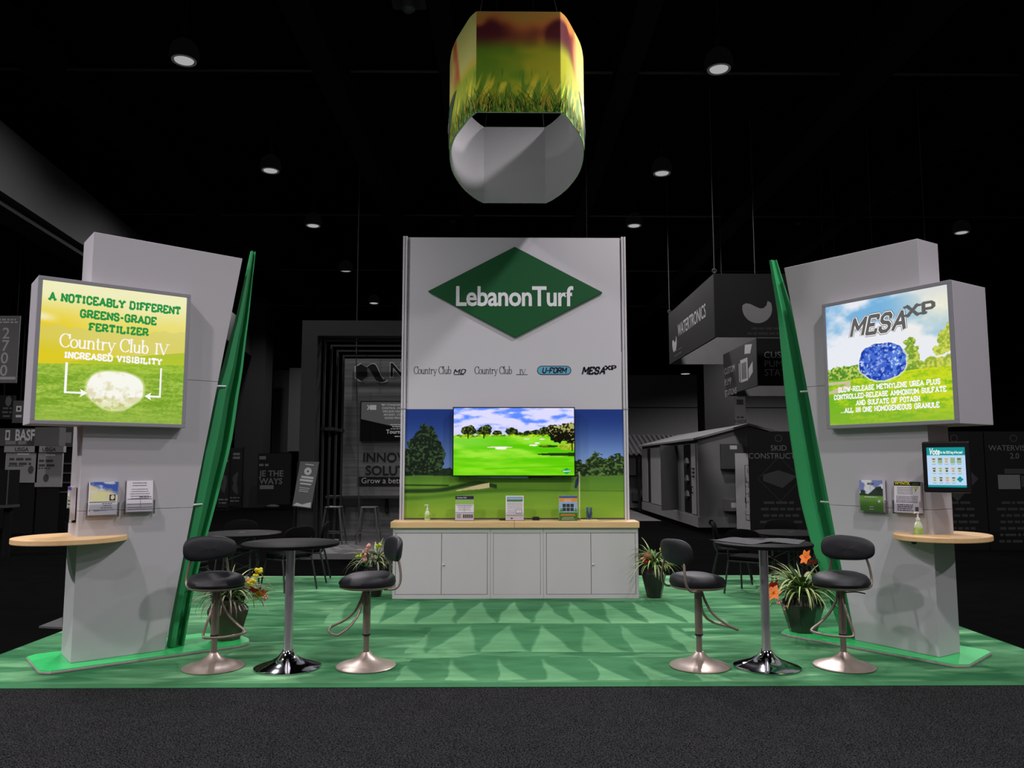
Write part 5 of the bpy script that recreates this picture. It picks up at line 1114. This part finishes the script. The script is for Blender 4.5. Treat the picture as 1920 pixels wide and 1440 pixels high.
t = thing('slogan_board', 'black strip board reading Grow a better under the slogan letters', 'sign', (a[0], YQ, a[1]))
MB().box(0, 1.9, -.02, 0, 0, b[1]-a[1]).build('board', bgm(17), t)
deco('lettering', Frame((0, -.02, 0)), [(sans('Grow a better tomorrow', .17, .07, .055, bold=.0), 0)], [bgm(110)], t)
a = PY(610, 930, YQ-.4)
t = thing('bar_ledge', 'narrow dark bar ledge along the plank wall', 'counter', (a.x, YQ-.41, a.z-.05))
MB().box(0, 3.6, 0, .40, 0, .05).build('ledge_board', bgm(30), t)
for x in (.2, 1.2, 2.2, 3.2): MB().box(x, x+.06, .3, .40, -.32, 0).build('bracket', bgm(20), t)
def metal_stool(px, label, first=None):
    p = PZ(px, 1014, .1); p.y = 16.05; p.x = PY(px, 1000, 16.05).x
    if first: return dup(first, (p.x, p.y, .1005), 0, label)
    t = thing('metal_stool', label, 'stool', (p.x, p.y, .1005), 0, 'metal stools at the bar ledge'); m = bgm(44, .4, .4)
    MB().box(-.16, .16, -.16, .16, .70, .735).build('seat', m, t, bevel=.02)
    for sx in (-1, 1):
        for sy_ in (-1, 1): MB().tube([(sx*.135, sy_*.135, .70), (sx*.22, sy_*.22, 0.0)], [.022, .016], 8).build('leg', m, t, smooth=True)
    MB().tube([(.19, -.19, .22), (-.19, -.19, .22), (-.19, .19, .22), (.19, .19, .22)], .012, 8, closed=True).build('foot_ring', m, t)
    return t
ms0 = metal_stool(625, 'dim metal stool at the left under the bar ledge'); metal_stool(692, 'dim metal stool at the right under the bar ledge, beside the white wall', ms0)
# ---------------------------------------------------------------- left: pillar, dark panels, stands
def slab_box(name, label, cat, px0, px1, py0, py1, Y, th, m, base=None):
    a, b = PY(px0, py0, Y), PY(px1, py1, Y); z0 = b.z if base is None else base
    t = thing(name, label, cat, (a.x, Y, z0)); w, h = b.x-a.x, a.z-z0
    MB().box(0, w, 0, th, 0, h).build('board' if cat != 'pillar' else 'shaft', m, t); return t, w, h
def mm(w, h): return lambda x, y: (x*w, y*h)
t, w, h = slab_box('pillar', 'grey hall pillar just right of the left green fin', 'pillar', 449, 489, 560, 946, 31, 1.0, bgm(30), .0)
t, w, h = slab_box('wall_recess', 'tall black recess right of the grey hall pillar', 'recess', 495, 513, 690, 850, 35, .2, bgm(12), .0)
t, w, h = slab_box('wall_panel', 'pale tall wall panel left of the portal frame', 'wall panel', 543, 566, 690, 846, 33, .2, bgm(52), PY(543, 846, 33).z)
t, w, h = slab_box('wall_panel', 'grey tall wall panel between the pillar and the pale panel', 'wall panel', 513, 541, 694, 849, 34, .2, bgm(34), PY(543, 849, 34).z)
t, w, h = slab_box('poster_wall', 'low black poster wall with faint heading beyond the pillar', 'poster', 484, 542, 850, 925, 29, .2, bgm(14), PY(543, 925, 29).z-.4)
h0 = .4
deco('lettering', Frame((0, 0, 0)), [(sans('JE THE', .3, .08, h*.55, bold=.02), 0), (sans('WAYS', .3, .08, h*.40, bold=.02), 0), (greek(.05, .45, h*.88, 1, .1, .12, 3, False, 'L'), 0), (greek(.05, .4, h*.75, 1, .1, .08, 4, False, 'L'), 0), (greek(.1, .6, h*.3, 1, .1, .14, 6, False, 'L'), 0)], [bgm(62)], t)
def banner_stand(px0, px1, py0, py1, label, seed):
    Y = PZ(px0, py1, 0).y; a, b = PY(px0, py0, Y), PY(px1, py1, Y); w, h = b.x-a.x, a.z
    t = thing('banner_stand', label, 'banner', (a.x, Y, 0)); MB().box(0, w, 0, .03, .1, h).build('banner_cloth', bgm(22), t)
    MB().box(-.03, 0, -.02, .05, .0, h+.03).box(w, w+.03, -.02, .05, .0, h+.03).box(-.03, w+.03, -.1, .12, 0, .05).build('frame', bgm(12), t)
    n = [(.5+.22*math.cos(q)+.1*math.cos(3*q+seed), .42+.16*math.sin(q)+.05*math.sin(2*q)) for q in [2*PI*i/14 for i in range(14)]]
    deco('print', Frame((0, 0, 0)), [(poly(*[(x*w, y*h) for x, y in n]), 0), (greek(.2*w, .85*w, .88*h, 2, .14, .09, seed), 1), (greek(.05*w, .95*w, .17*h, 2, .12, .05, seed+1), 1)], [bgm(44), bgm(70)], t)
banner_stand(431, 452, 840, 954, 'dim standing banner just right of the left green fin', 3); banner_stand(411, 428, 846, 957, 'dim standing banner partly hidden behind the left green fin', 5)
for px, py, hh, lb_ in ((467, 945, .9, 'left one of three small sprinkler stands by the pillar'), (490, 945, 1.0, 'middle one of three small sprinkler stands by the pillar'), (511, 950, .85, 'right one of three small sprinkler stands by the pillar')):
    p = PZ(px, py, 0); t = thing('sprinkler_stand', lb_, 'display stand', tuple(p), 0, 'small sprinkler stands')
    MB().lathe([(.26, 0), (.26, .04), (.1, .08), (.06, .3)], 16).build('base', bgm(56), t, smooth=True); MB().tube([(0, 0, .05), (0, 0, hh*.7)], .05, 8).build('riser', bgm(40), t, smooth=True)
    MB().lathe([(.08, hh*.7), (.12, hh*.75), (.13, hh*.95), (.05, hh)], 14).build('sprinkler_head', bgm(70), t, smooth=True)
# slanted poster on an easel
YE = 15.0; c_ = [PY(*q, YE) for q in ((548, 949), (583, 953), (598, 866), (563, 865))]; base = Vector((c_[0].x+.1, YE+.1, 0))
t = thing('easel_poster', 'slanted grey poster on an easel before the portal frame', 'poster', tuple(base)); cc = [q-base for q in c_]
MB().hexa([tuple(q) for q in cc], [tuple(q+Vector((0, .03, 0))) for q in cc]).build('poster_board', bgm(62), t, fix=True)
ux = (cc[1]-cc[0]); uz = (cc[3]-cc[0])
def sk(a_, b_): q = cc[0]+ux*a_+uz*b_; return (q.x, q.z)
items = [(poly(*[sk(.5+.2*math.cos(q)*1.0, .80+.085*math.sin(q)) for q in [2*PI*i/18 for i in range(18)]]), 0), (poly(sk(.5, .83), sk(.56, .8), sk(.5, .77), sk(.44, .8)), 1, .001), (poly(sk(.03, .02), sk(.97, .01), sk(.95, .13), sk(.72, .10), sk(.5, .06), sk(.2, .09)), 0)]
for y, x0, x1, hh in ((.94, .3, .75, .02), (.64, .2, .85, .05), (.57, .15, .85, .05), (.50, .2, .8, .035), (.42, .2, .75, .014), (.38, .22, .7, .014), (.34, .2, .7, .014)): items.append((poly(sk(x0, y), sk(x1, y), sk(x1, y+hh), sk(x0, y+hh)), 0))
deco('print', Frame((0, cc[0].y, 0)), items, [bgm(120), bgm(40)], t, eps=.003)
MB().tube([(-.05, .05, cc[3].z), (-.12, .02, .0)], .015, 8).tube([(.3, .05, cc[3].z), (.3, .02, 0)], .015, 8).tube([(.12, .06, cc[3].z), (.12, .5, 0)], .015, 8).build('easel', bgm(16), t)
# ---------------------------------------------------------------- far left: aisle sign, company headers, panels
def hung_sign(px0, px1, py0, py1, Y, label, m, name='hanging_banner'):
    a, b = PY(px0, py0, Y), PY(px1, py1, Y); t = thing(name, label, 'banner', (a.x, Y, b.z)); w, h = b.x-a.x, a.z-b.z
    MB().box(0, w, 0, .03, 0, h).build('cloth', m, t); MB().tube([(w*.1, .015, h), (w*.1, .015, 9.18-b.z)], .006, 6).tube([(w*.9, .015, h), (w*.9, .015, 9.18-b.z)], .006, 6).build('wires', bgm(12), t); return t, w, h
t, w, h = hung_sign(-26, 30, 592, 718, 15, 'grey hanging aisle banner numbered 2700 at the left edge', bgm(58)); xd = w*.62
deco('lettering', Frame((0, 0, 0)), [(greek(w*.3, w*.95, h*.93, 2, .05, .03, 4), 0), (rect(w*.02, h*.05, w*.98, h*.09), 0)], [bgm(98)], t)
for i, c_ in enumerate('2700'): deco('digit', Frame((0, 0, 0)), [(sans(c_, .30, xd, h*(.66-.185*i), align='CENTER', bold=.01), 0)], [bgm(98)], t)
t, w, h = slab_box('company_header', 'dim header board with pale block letters at the left edge', 'sign', -20, 64, 803, 836, 21, .3, bgm(62))
deco('lettering', Frame((0, 0, 0)), [(sans('BASF', .40, w*.57, h*.32, bold=.03, fit=w*.42), 0), (rect(w*.36, h*.32, w*.46, h*.9), 0), (rect(w*.385, h*.45, w*.435, h*.78), 1, .002), (greek(w*.3, w*.98, h*.08, 1, .1, .09, 3), 2)], [bgm(150), bgm(62), bgm(96)], t)
MB().box(.1, w-.1, .05, .25, -t.location.z, 0).build('support', bgm(16), t)
t, w, h = slab_box('blank_header', 'plain grey header box right of the block letter header', 'sign', 66, 110, 801, 836, 20.5, .3, bgm(66))
MB().box(.1, w-.1, .05, .25, -t.location.z, 0).build('support', bgm(16), t)
t, w, h = slab_box('arrow_header', 'dim header board with a light emblem left of the grey tower', 'sign', 110, 158, 800, 838, 22, .3, bgm(52))
MB().box(.1, w-.1, .05, .25, -t.location.z, 0).build('support', bgm(12), t)
deco('emblem', Frame((0, 0, 0)), [(rect(w*.22, h*.2, w*.5, h*.72), 0), (poly((0, h*.9), (w*.1, h*.9), (w*.04, h*.5), (w*.1, h*.1), (0, h*.1), (-.02, h*.5)), 0), (greek(w*.55, w, h*.75, 3, .25, .08, 3), 0)], [bgm(96)], t)
for px0, px1, lb_, blob in ((12, 68, 'dim poster panel stand with pale header, left of the pair at the left edge', (.80, .36)), (69, 114, 'dim poster panel stand with pale header, right of the pair at the left edge', (.42, .22))):
    Y = 19.5; a, b = PY(px0, 838, Y), PY(px1, 913, Y); t = thing('panel_stand', lb_, 'display panel', (a.x, Y, 0), 0, 'poster panel stands at the left edge'); w, h = b.x-a.x, a.z
    zb = b.z if px0 > 20 else PY(0, 905, Y).z
    MB().box(0, w, 0, .06, zb, h-.12).build('panel', bgm(88), t); MB().box(-.03, w+.03, -.03, .09, h-.13, h+.02).build('header', bgm(92), t)
    MB().box(.05, w-.05, .02, .05, 0, zb).build('legs', bgm(12), t)
    q = [(w*blob[0]+.07*math.cos(k*PI/6), zb+(h-zb)*blob[1]+.1*math.sin(k*PI/6)) for k in range(12)]
    deco('print', Frame((0, 0, 0)), [(greek(w*.12, w*.8, zb+(h-zb)*.62, 2, .11, .06, 3, False, 'L'), 0), (rect(w*.35, zb+(h-zb)*.78, w*.72, zb+(h-zb)*.82), 1), (poly(*q), 0), (greek(w*.1, w*.6, zb+(h-zb)*.45, 1, .1, .03, 4, False, 'L'), 0)], [bgm(46), bgm(130)], t)
    deco('header_lettering', Frame((0, -.03, 0)), [(sans('USGA', .13, w*.5, h-.105, align='CENTER', bold=.02), 0)], [bgm(30)], t)
t, w, h = slab_box('shelf_rack', 'dark shelf rack beyond the left tower edge', 'rack', 113, 158, 850, 905, 19.8, .4, bgm(15), 0.0)
for k_ in range(4): MB().box(.05, w, -.02, 0, h*(.5+.12*k_), h*(.52+.12*k_)).build('shelf_edge', bgm(60), t)
t, w, h = slab_box('poster_board', 'black poster board above the block letter header at the left edge', 'poster', -16, 23, 741, 786, 18, .1, bgm(14)); 
deco('print', Frame((0, 0, 0)), [(poly(*[(w*.78+.07*math.cos(k*PI/6), h*.75+.12*math.sin(k*PI/6)) for k in range(12)]), 0), (greek(w*.5, w, h*.42, 3, .09, .04, 3), 0)], [bgm(52)], t)
MB().tube([(w/2, .05, h), (w/2, .05, 9.18-t.location.z)], .01, 6).build('wires', bgm(10), t)
t, w, h = slab_box('poster_board', 'grey poster board with white square emblem beside the light box edge', 'poster', 25, 44, 751, 793, 17, .1, bgm(44))
deco('print', Frame((0, 0, 0)), [(rect(w*.3, h*.5, w*.75, h*.76), 0), (rect(w*.42, h*.57, w*.63, h*.69), 1, .001), (greek(w*.3, w*.8, h*.25, 1, .1, .05, 2), 0)], [bgm(120), bgm(30)], t)
MB().tube([(w/2, .05, h), (w/2, .05, 9.18-t.location.z)], .01, 6).build('wires', bgm(10), t)
p0, p1 = PY(-70, 881, 14.5), PY(13, 947, 14.5)
t = thing('draped_table', 'tall black draped table standing at the left edge', 'table', (p0.x, 14.5, 0)); w = p1.x-p0.x
MB().box(0, w, 0, .33, p1.z, p0.z).build('drape', bgm(9), t); MB().box(w-.012, w+.004, -.012, 0, p1.z, p0.z).build('drape_seam', bgm(40), t); MB().box(-.02, w+.02, -.02, .35, p1.z-.05, p1.z).build('lower_rail', bgm(34), t)
MB().tube([(w*.9, .18, 0), (w*.9, .18, p1.z-.04)], .07, 12).build('pedestal', bgm(9), t)
a, b, c_ = PZ(73, 1174, .02), PZ(117, 1176, .02), PZ(117, 1157, .02)
tag(MB().prism([(a.x, a.y), (b.x, b.y), (c_.x, c_.y)], .001, .02).build('floor_wedge', bgm(52), fix=True), 'grey wedge-shaped floor plate left of the left tower', 'floor plate')
# ---------------------------------------------------------------- right: hung signs of the pump exhibit
def ring_box(px, py0, py1, Y, S_, label, mf, ml, mi, name):
    p0, p1 = PY(px, py0, Y), PY(px, py1, Y); t = thing(name, label, 'hanging sign', (p1.x, Y, p1.z)); h = p0.z-p1.z; e = .04
    MB().box(0, S_, 0, e, 0, h).build('front_face', mf, t); MB().box(0, e, e, S_, 0, h).build('left_face', ml, t)
    MB().box(e, S_, S_-e, S_, 0, h).build('back_face', mi, t); MB().box(S_-e, S_, e, S_-e, 0, h).build('right_face', mi, t)
    for x, y in ((.02, .02), (S_-.02, .02), (.02, S_-.02), (S_-.02, S_-.02)): MB().tube([(x, y, h), (x, y, 9.18-p1.z)], .008, 6).tube([(x+.04*math.cos(q), y, h+.06+.04*math.sin(q)) for q in [2*PI*i/12 for i in range(12)]], .008, 6, closed=True).build('hanger', bgm(44), t)
    return t, h
dk, md, lt = bgm(11), bgm(27), bgm(66)
t, h = ring_box(1341, 513, 632, 15.0, 4.2, 'large dark square hanging sign with pale drop emblem at the right', dk, md, lt, 'hanging_box_sign')
S_ = 4.2; lf2 = Frame((0, S_, 0), (0, -1, 0), (-1, 0, 0))
def drop(cx_, cz_, r, kx=1.0):
    o_ = [(cx_+r*kx*math.cos(q), cz_+r*math.sin(q)) for q in [PI*.93+PI*1.2*i/20 for i in range(21)]]+[(cx_+r*kx*a_, cz_+r*b_) for a_, b_ in ((.72, .52), (.62, .2), (.42, .02), (.2, .0), (-.1, .12), (-.45, .3), (-.75, .35))]
    return poly(*o_)
deco('lettering', lf2, [(sans('WATERTRONICS', .40, 1.0, h*.42, bold=.012, fit=2.55, tall=1.0), 0), (drop(.62, h*.36, .24, 1.0), 0), (greek(.55, 1.4, h*.16, 2, .1, .04, 6), 1)], [bgm(120), bgm(54)], t)
deco('emblem', Frame((0, 0, 0)), [(drop(.83, h*.45, .29), 0), (sans('WATERTRONICS', .42, 1.32, h*.42, bold=.02), 0), (greek(.6, 1.6, h*.12, 2, .1, .04, 3), 1)], [bgm(60), bgm(22)], t)
t, h = ring_box(1421, 634, 723, 16.6, 2.6, 'smaller dark hanging sign lettered CUSTOM PUMP STATIONS below the large square one', bgm(14), bgm(32), lt, 'hanging_box_sign')
lf3 = Frame((0, 2.6, 0), (0, -1, 0), (-1, 0, 0))
for i, s in enumerate(('CUSTOM', 'PUMP', 'STATIONS')):
    pass
deco('lettering', lf3, [(sans(s, .22, .12, h*.50-.27*i, bold=.005, fit=(.85, .55, .95)[i]), 0) for i, s in enumerate(('CUSTOM', 'PUMP', 'STATIONS'))]+[(rect(1.42, h*.18, 1.95, h*.68), 0), (rect(1.3, h*.2, 1.36, h*.62), 0), (poly((2.0, h*.2), (2.3, h*.32), (2.3, h*.55), (2.0, h*.42)), 0), (poly((1.75, h*.78), (2.15, h*.74), (2.3, h*.92), (1.8, h*.98)), 0), (rect(1.5, h*.24, 1.86, h*.6), 1, .001)], [bgm(92), bgm(56)], t)
deco('front_lettering', Frame((0, 0, 0)), [(sans(s, .2, .145, h*(.58-.185*i), bold=-.002), 0) for i, s in enumerate(('CUSTOM', 'PUMP', 'STATIONS'))], [bgm(86)], t)
# far grey walls
a = PY(1150, 703, 40); 
struct(MB().box(4.5, 22, 40, 40.3, 0, a.z).build('wall_far', bgm(98)))
struct(MB().box(4.5, 22, 39.98, 40, PY(1200, 765, 40).z, PY(1200, 764, 40).z+.02).build('trim_30', bgm(40)))
t, w, h = slab_box('pillar', 'dark wide hall column between the hung signs and the pump house', 'pillar', 1316, 1386, 560, 850, 33, 1.2, bgm(32), .0)
t, w, h = slab_box('roll_banner', 'pale tall banner reading INSIDE OUT above the pump house roof', 'banner', 1377, 1399, 744, 806, 29.5, .06, bgm(84), 0.0)
deco('lettering', Frame((0, 0, 0)), [(sans('INSIDE', .16, w*.5, h-.98, align='CENTER', bold=.01), 0), (sans('OUT', .16, w*.5, h-1.2, align='CENTER', bold=.01), 0), (greek(w*.1, w*.9, h-.3, 1, .1, .2, 3), 0), (greek(w*.1, w*.9, h-.8, 1, .1, .06, 4), 0)], [bgm(40)], t)
# curved banner peeping out right of the white wall
a, b = PY(1166, 655, 13.5), PY(1187, 738, 13.5); R_c = .75
t = thing('curved_banner', 'pale curved hanging banner peeping out right of the white wall', 'banner', (b.x-R_c, 13.5, b.z)); h = a.z-b.z; mb = MB(); A, B = [], []
for i in range(25):
    q = -PI/2-.2+(PI/2+.2)*i/24+.0; A.append((R_c*math.cos(q), R_c*math.sin(q)+R_c, 0)); B.append((R_c*math.cos(q), R_c*math.sin(q)+R_c, h))
mb.strip(A, B); o = mb.build('cloth', bgm(86), t, smooth=True); so = o.modifiers.new('thick', 'SOLIDIFY'); so.thickness = .02
q = -.45; cfr = Frame((R_c*math.cos(q), R_c*math.sin(q)+R_c, 0), (-math.sin(q), math.cos(q), 0), (math.cos(q), math.sin(q), 0))
deco('ring_mark', cfr, [(([(.11*r_*math.cos(k*PI/10), h*.45+.13*r_*math.sin(k*PI/10)) for r_ in (1, .8) for k in range(18)], [(k, k+1, 19+k, 18+k) for k in range(17)]), 0)], [bgm(30)], t, eps=.02)
MB().tube([(0, .2, h), (0, .2, 9.18-b.z)], .006, 6).build('wires', bgm(10), t)
# pump house
hx0, hy0, hy1 = 4.86, 19.7, 27.6; hx1 = 7.4; zs0 = .1; ze = PY(1308, 824, hy0).z; zr = ze+.32
ph = thing('pump_house', 'grey pump station housing with open doors behind the stand at the right', 'pump house', (hx0, hy0, .001))
wall_g, side_g = bgm(72), bgm(80)
mb = MB(); Wd, Ld = hx1-hx0, hy1-hy0
mb.box(0, Wd, 0, Ld, .38, ze); mb.prism([(0, ze), (Wd, ze), (Wd/2, zr)], 0, Ld, axis='y'); mb.build('housing', wall_g, ph, fix=True)
MB().box(-.04, Wd+.04, -.04, Ld, .12, .38).build('skid', bgm(76), ph); MB().box(.1, Wd-.1, .1, Ld-.2, 0, .12).build('skid_runner', bgm(10), ph)
MB().prism([(-.12, ze-.02), (Wd/2, zr+.02), (Wd+.12, ze-.02), (Wd+.12, ze+.03), (Wd/2, zr+.08), (-.12, ze+.03)], -.08, Ld+.1, axis='y').build('roof', bgm(80), ph, fix=True)
pf = Frame((0, 0, 0), (0, 1, 0), (-1, 0, 0))
def dpanel(y0, y1, name, m, off=.03, z0=.42, z1=None, inset=None):
    z1 = z1 or ze-.1; d_ = MB().box(-off, 0, y0, y1, z0, z1).build(name, m, ph)
    return d_
dpanel(.15, .62, 'door', bgm(88)); dpanel(.66, 1.5, 'doorway', bgm(13), .012); dpanel(3.6, 4.5, 'doorway', bgm(20), .012); dpanel(4.6, 6.2, 'door', bgm(90)); dpanel(6.25, 6.75, 'doorway', bgm(20), .012); dpanel(6.8, 7.8, 'door', bgm(80))
od = MB().hexa([(-.0, 2.3, .42), (-.55, 1.9, .42), (-.55, 1.9, ze-.1), (0, 2.3, ze-.1)], [(-.0, 2.35, .42), (-.55, 1.95, .42), (-.55, 1.95, ze-.1), (0, 2.35, ze-.1)]).build('door', bgm(50), ph, fix=True)
for z in (1.35, 1.45, 1.55): MB().box(-.045, -.03, .25, .5, z, z+.03).build('vent_slot', bgm(14), ph)
MB().tube([(-.05, .42, 1.1), (-.09, .42, 1.1), (-.09, .42, .95), (-.05, .42, .95)], .02, 8).build('door_handle', bgm(10), ph)
for z, r_ in ((1.7, .22), (1.25, .2), (.85, .22)): MB().lathe([(.0, 0), (r_*.6, .02), (r_, .1), (r_*.6, .22), (0, .25)], 14).build('pump_motor', bgm(38, .4, .4), ph, smooth=True, loc=(-.02, 1.1, z-.1)).scale = (.35, 1, 1)
for x0, x1, z0, z1, nm in ((.55, 1.1, 1.55, 2.18, 'control_box'), (.60, 1.0, .52, .82, 'junction_box'), (1.1, 1.4, .62, .82, 'junction_box')):
    bx = MB().box(x0, x1, -.16, 0, z0, z1).build(nm, bgm(44 if nm == 'control_box' else 62), ph, bevel=.01)
    deco('label_print', Frame((0, -.16, 0)), [(rect(x0+(x1-x0)*.38, z0+(z1-z0)*(.78 if nm == 'control_box' else .3), x0+(x1-x0)*.7, z0+(z1-z0)*(.93 if nm == 'control_box' else .7)), 0)], [bgm(120)], bx)
MB().tube([(1.62, -.06, .4), (1.62, -.06, ze-.1)], .05, 10).build('corner_pipe', bgm(70, .3, .4), ph, smooth=True); MB().lathe([(.09, 0), (.1, .05), (.04, .08)], 16).build('pipe_cap', bgm(40), ph, smooth=True, loc=(1.5, 0, .62)).rotation_euler.x = PI/2
MB().lathe([(.06, 0), (.06, .02), (.02, .03)], 16).build('tow_hole', bgm(6), ph, smooth=True, loc=(.28, -.04, .25)).rotation_euler.x = PI/2
a, b = PY(1377, 850, hy0-.15), PY(1407, 1000, hy0-.15)
t = thing('drawing_board', 'white technical drawing board leaning on the pump house end', 'poster', (a.x, hy0-.22, .001)); w, h = b.x-a.x+.3, a.z
MB().box(0, w, 0, .04, .05, h).build('board', bgm(112), t); MB().box(.05, .1, .04, .15, 0, h*.9).box(w-.1, w-.05, .04, .15, 0, h*.9).build('prop', bgm(20), t)
rnd = random.Random(8); it = [(rect(.22, .6, .235, h-.3), 0), (rect(.22, h-.3, w, h-.29), 0)]
for i in range(34):
    x, z = rnd.uniform(.2, w-.12), rnd.choice([rnd.uniform(.25, .75), rnd.uniform(.85, h-.4)]); ww, hh = rnd.uniform(.02, .12), rnd.uniform(.02, .14); it.append((rect(x, z, min(w, x+ww), z+.012), 0)); it.append((rect(x, z, x+.012, z+hh), 0))
deco('drawing', Frame((0, 0, 0)), it, [bgm(46)], t)
tag(box_m('aisle_runner', (1.2, 23.6, .001), (4.7, 31.0, .006), bgm(62)), 'grey aisle carpet strip on the dark floor left of the pump house', 'carpet')
# stall with a corrugated roof and a parked cart
a = PY(1172, 872, 30); st = thing('market_stall', 'dim stall with corrugated sloping roof left of the pump house', 'stall', (a.x, 30, .001))
mb = MB(); n = 26; Wr = 2.5
for k_ in range(n):
    x0, x1 = Wr*k_/n, Wr*(k_+1)/n; dz = .045 if k_ % 2 else 0
    mb.hexa([(x0, -1.2, 2.0+dz+.35*x0/Wr*0), (x1, -1.2, 2.0+dz), (x1, -1.2, 2.04+dz), (x0, -1.2, 2.04+dz)], [(x0, 1.2, 2.75+dz), (x1, 1.2, 2.75+dz), (x1, 1.2, 2.79+dz), (x0, 1.2, 2.79+dz)])
mb.build('corrugated_roof', bgm(50), st, fix=True)
for x in (.3, Wr-.1): MB().box(x, x+.08, -1.1, -1.02, 0, 2.05).build('post', bgm(16), st)
MB().box(.0, .75, .6, .7, 0, 2.3).build('side_board', bgm(48), st); MB().box(.75, Wr, .9, 1.0, 0, 2.5).build('dark_back', bgm(8), st)
sgb = MB().box(.05, .5, .5, .6, 1.25, 1.9).build('notice', bgm(84), st)
p = PZ(1219, 951, 0); ct = thing('golf_cart', 'dark small golf cart parked beneath the corrugated roof', 'cart', (p.x, p.y, .001), .2)
MB().prism([(-.5, .25), (.5, .25), (.5, .7), (.15, .75), (.05, .55), (-.45, .6)], -.9, .9, axis='x').build('body', bgm(30), ct, bevel=.03, fix=True)
MB().box(-.45, .45, -.1, .45, .75, .9).box(-.45, .45, .38, .5, .9, 1.35).build('seat', bgm(56), ct, bevel=.04)
for x in (-.5, .5):
    for y in (-.7, .7): w_ = MB().lathe([(.22, -.08), (.26, -.05), (.26, .05), (.22, .08)], 18).build('wheel', bgm(9), ct, smooth=True, loc=(x, y, .262)); w_.rotation_euler.y = PI/2
MB().tube([(0, -.5, .7), (0, -.25, 1.25)], .03, 8).build('steering_column', bgm(40), ct)
# black text panels in a row
YB = 15.6; pk = bgm(11, .8, .05); tx, tx2 = bgm(62), bgm(32)
cxp = [1462, 1570, 1681, 1793, 1905]; heads = [('SKID', 'CONSTRUCTION'), None, None, ('MIC', 'NG'), ('WATERVISION', '2.0')]
lbs = ['black text panel headed SKID CONSTRUCTION beside the right fin', None, None, 'black text panel half hidden behind the touch screen', 'black text panel with pale white screen pictures at the right edge']
tops = PY(1700, 809, YB).z
for px, hd, lb_ in zip(cxp, heads, lbs):
    if not hd: continue
    x = PY(px, 900, YB).x; w = 1.17
    if px == 1462: x0, x1 = PY(1406, 900, YB).x, x+w*.6
    elif px == 1905: x0, x1 = x-w*.5, x+w*1.1
    else: x0, x1 = x-w*.6, x+w*.495
    t = thing('text_panel', lb_, 'display panel', (x, YB, .001), 0, 'black text panels of the pump exhibit')
    MB().box(x0-x, x1-x, 0, .06, .35, tops).build('panel', pk, t); MB().box(x0-x, x1-x, .0, .06, 0, .34).build('plinth', bgm(9), t)
    d_ = PY(px, 880, YB).z
    it = [(sans(hd[0], .155, .0, PY(px, 845, YB).z, align='CENTER' if px != 1793 else 'LEFT', bold=-.003), 0), (sans(hd[1], .155, .0 if px != 1793 else .07, PY(px, 857, YB).z-.03, align='CENTER' if px != 1793 else 'LEFT', bold=-.003), 0),
          (greek(-.42, .42, PY(px, 945, YB).z, 7, .125, .05, px), 1), (([(.075*r_*math.cos(k_*PI/10), PY(px, 822, YB).z+.075*r_*math.sin(k_*PI/10)) for r_ in (1, .75) for k_ in range(20)]), [(k_, (k_+1) % 20, 20+(k_+1) % 20, 20+k_) for k_ in range(20)]), ]
    it = [x_ if not isinstance(x_[0], list) else ((x_[0], x_[1]), 1) for x_ in it]
    zc_ = PY(px, 898, YB).z; s_ = .44
    if px == 1905: it += [(rect(-.36, zc_-.2, .08, zc_+.08), 0), (rect(-.22, zc_+.1, .5, zc_+.2), 1), (rect(.1, zc_-.16, .5, zc_+.06), 1)]
    elif px == 1793: it += [(poly((-s_, zc_), (0, zc_-s_), (s_, zc_), (0, zc_+s_)), 1)]
    else: it += [(poly((-.33, zc_+.08), (-.02, zc_+.17), (.34, zc_+.05), (.05, zc_-.18), (-.33, zc_-.04)), 1)]+[(poly((sx*s_, zc_), (0, zc_+sz_*s_), (0, zc_+sz_*(s_-.012)), (sx*(s_-.012), zc_)), 1) for sx in (-1, 1) for sz_ in (-1, 1)]
    deco('print', Frame((0, 0, 0)), it, [tx, tx2], t)
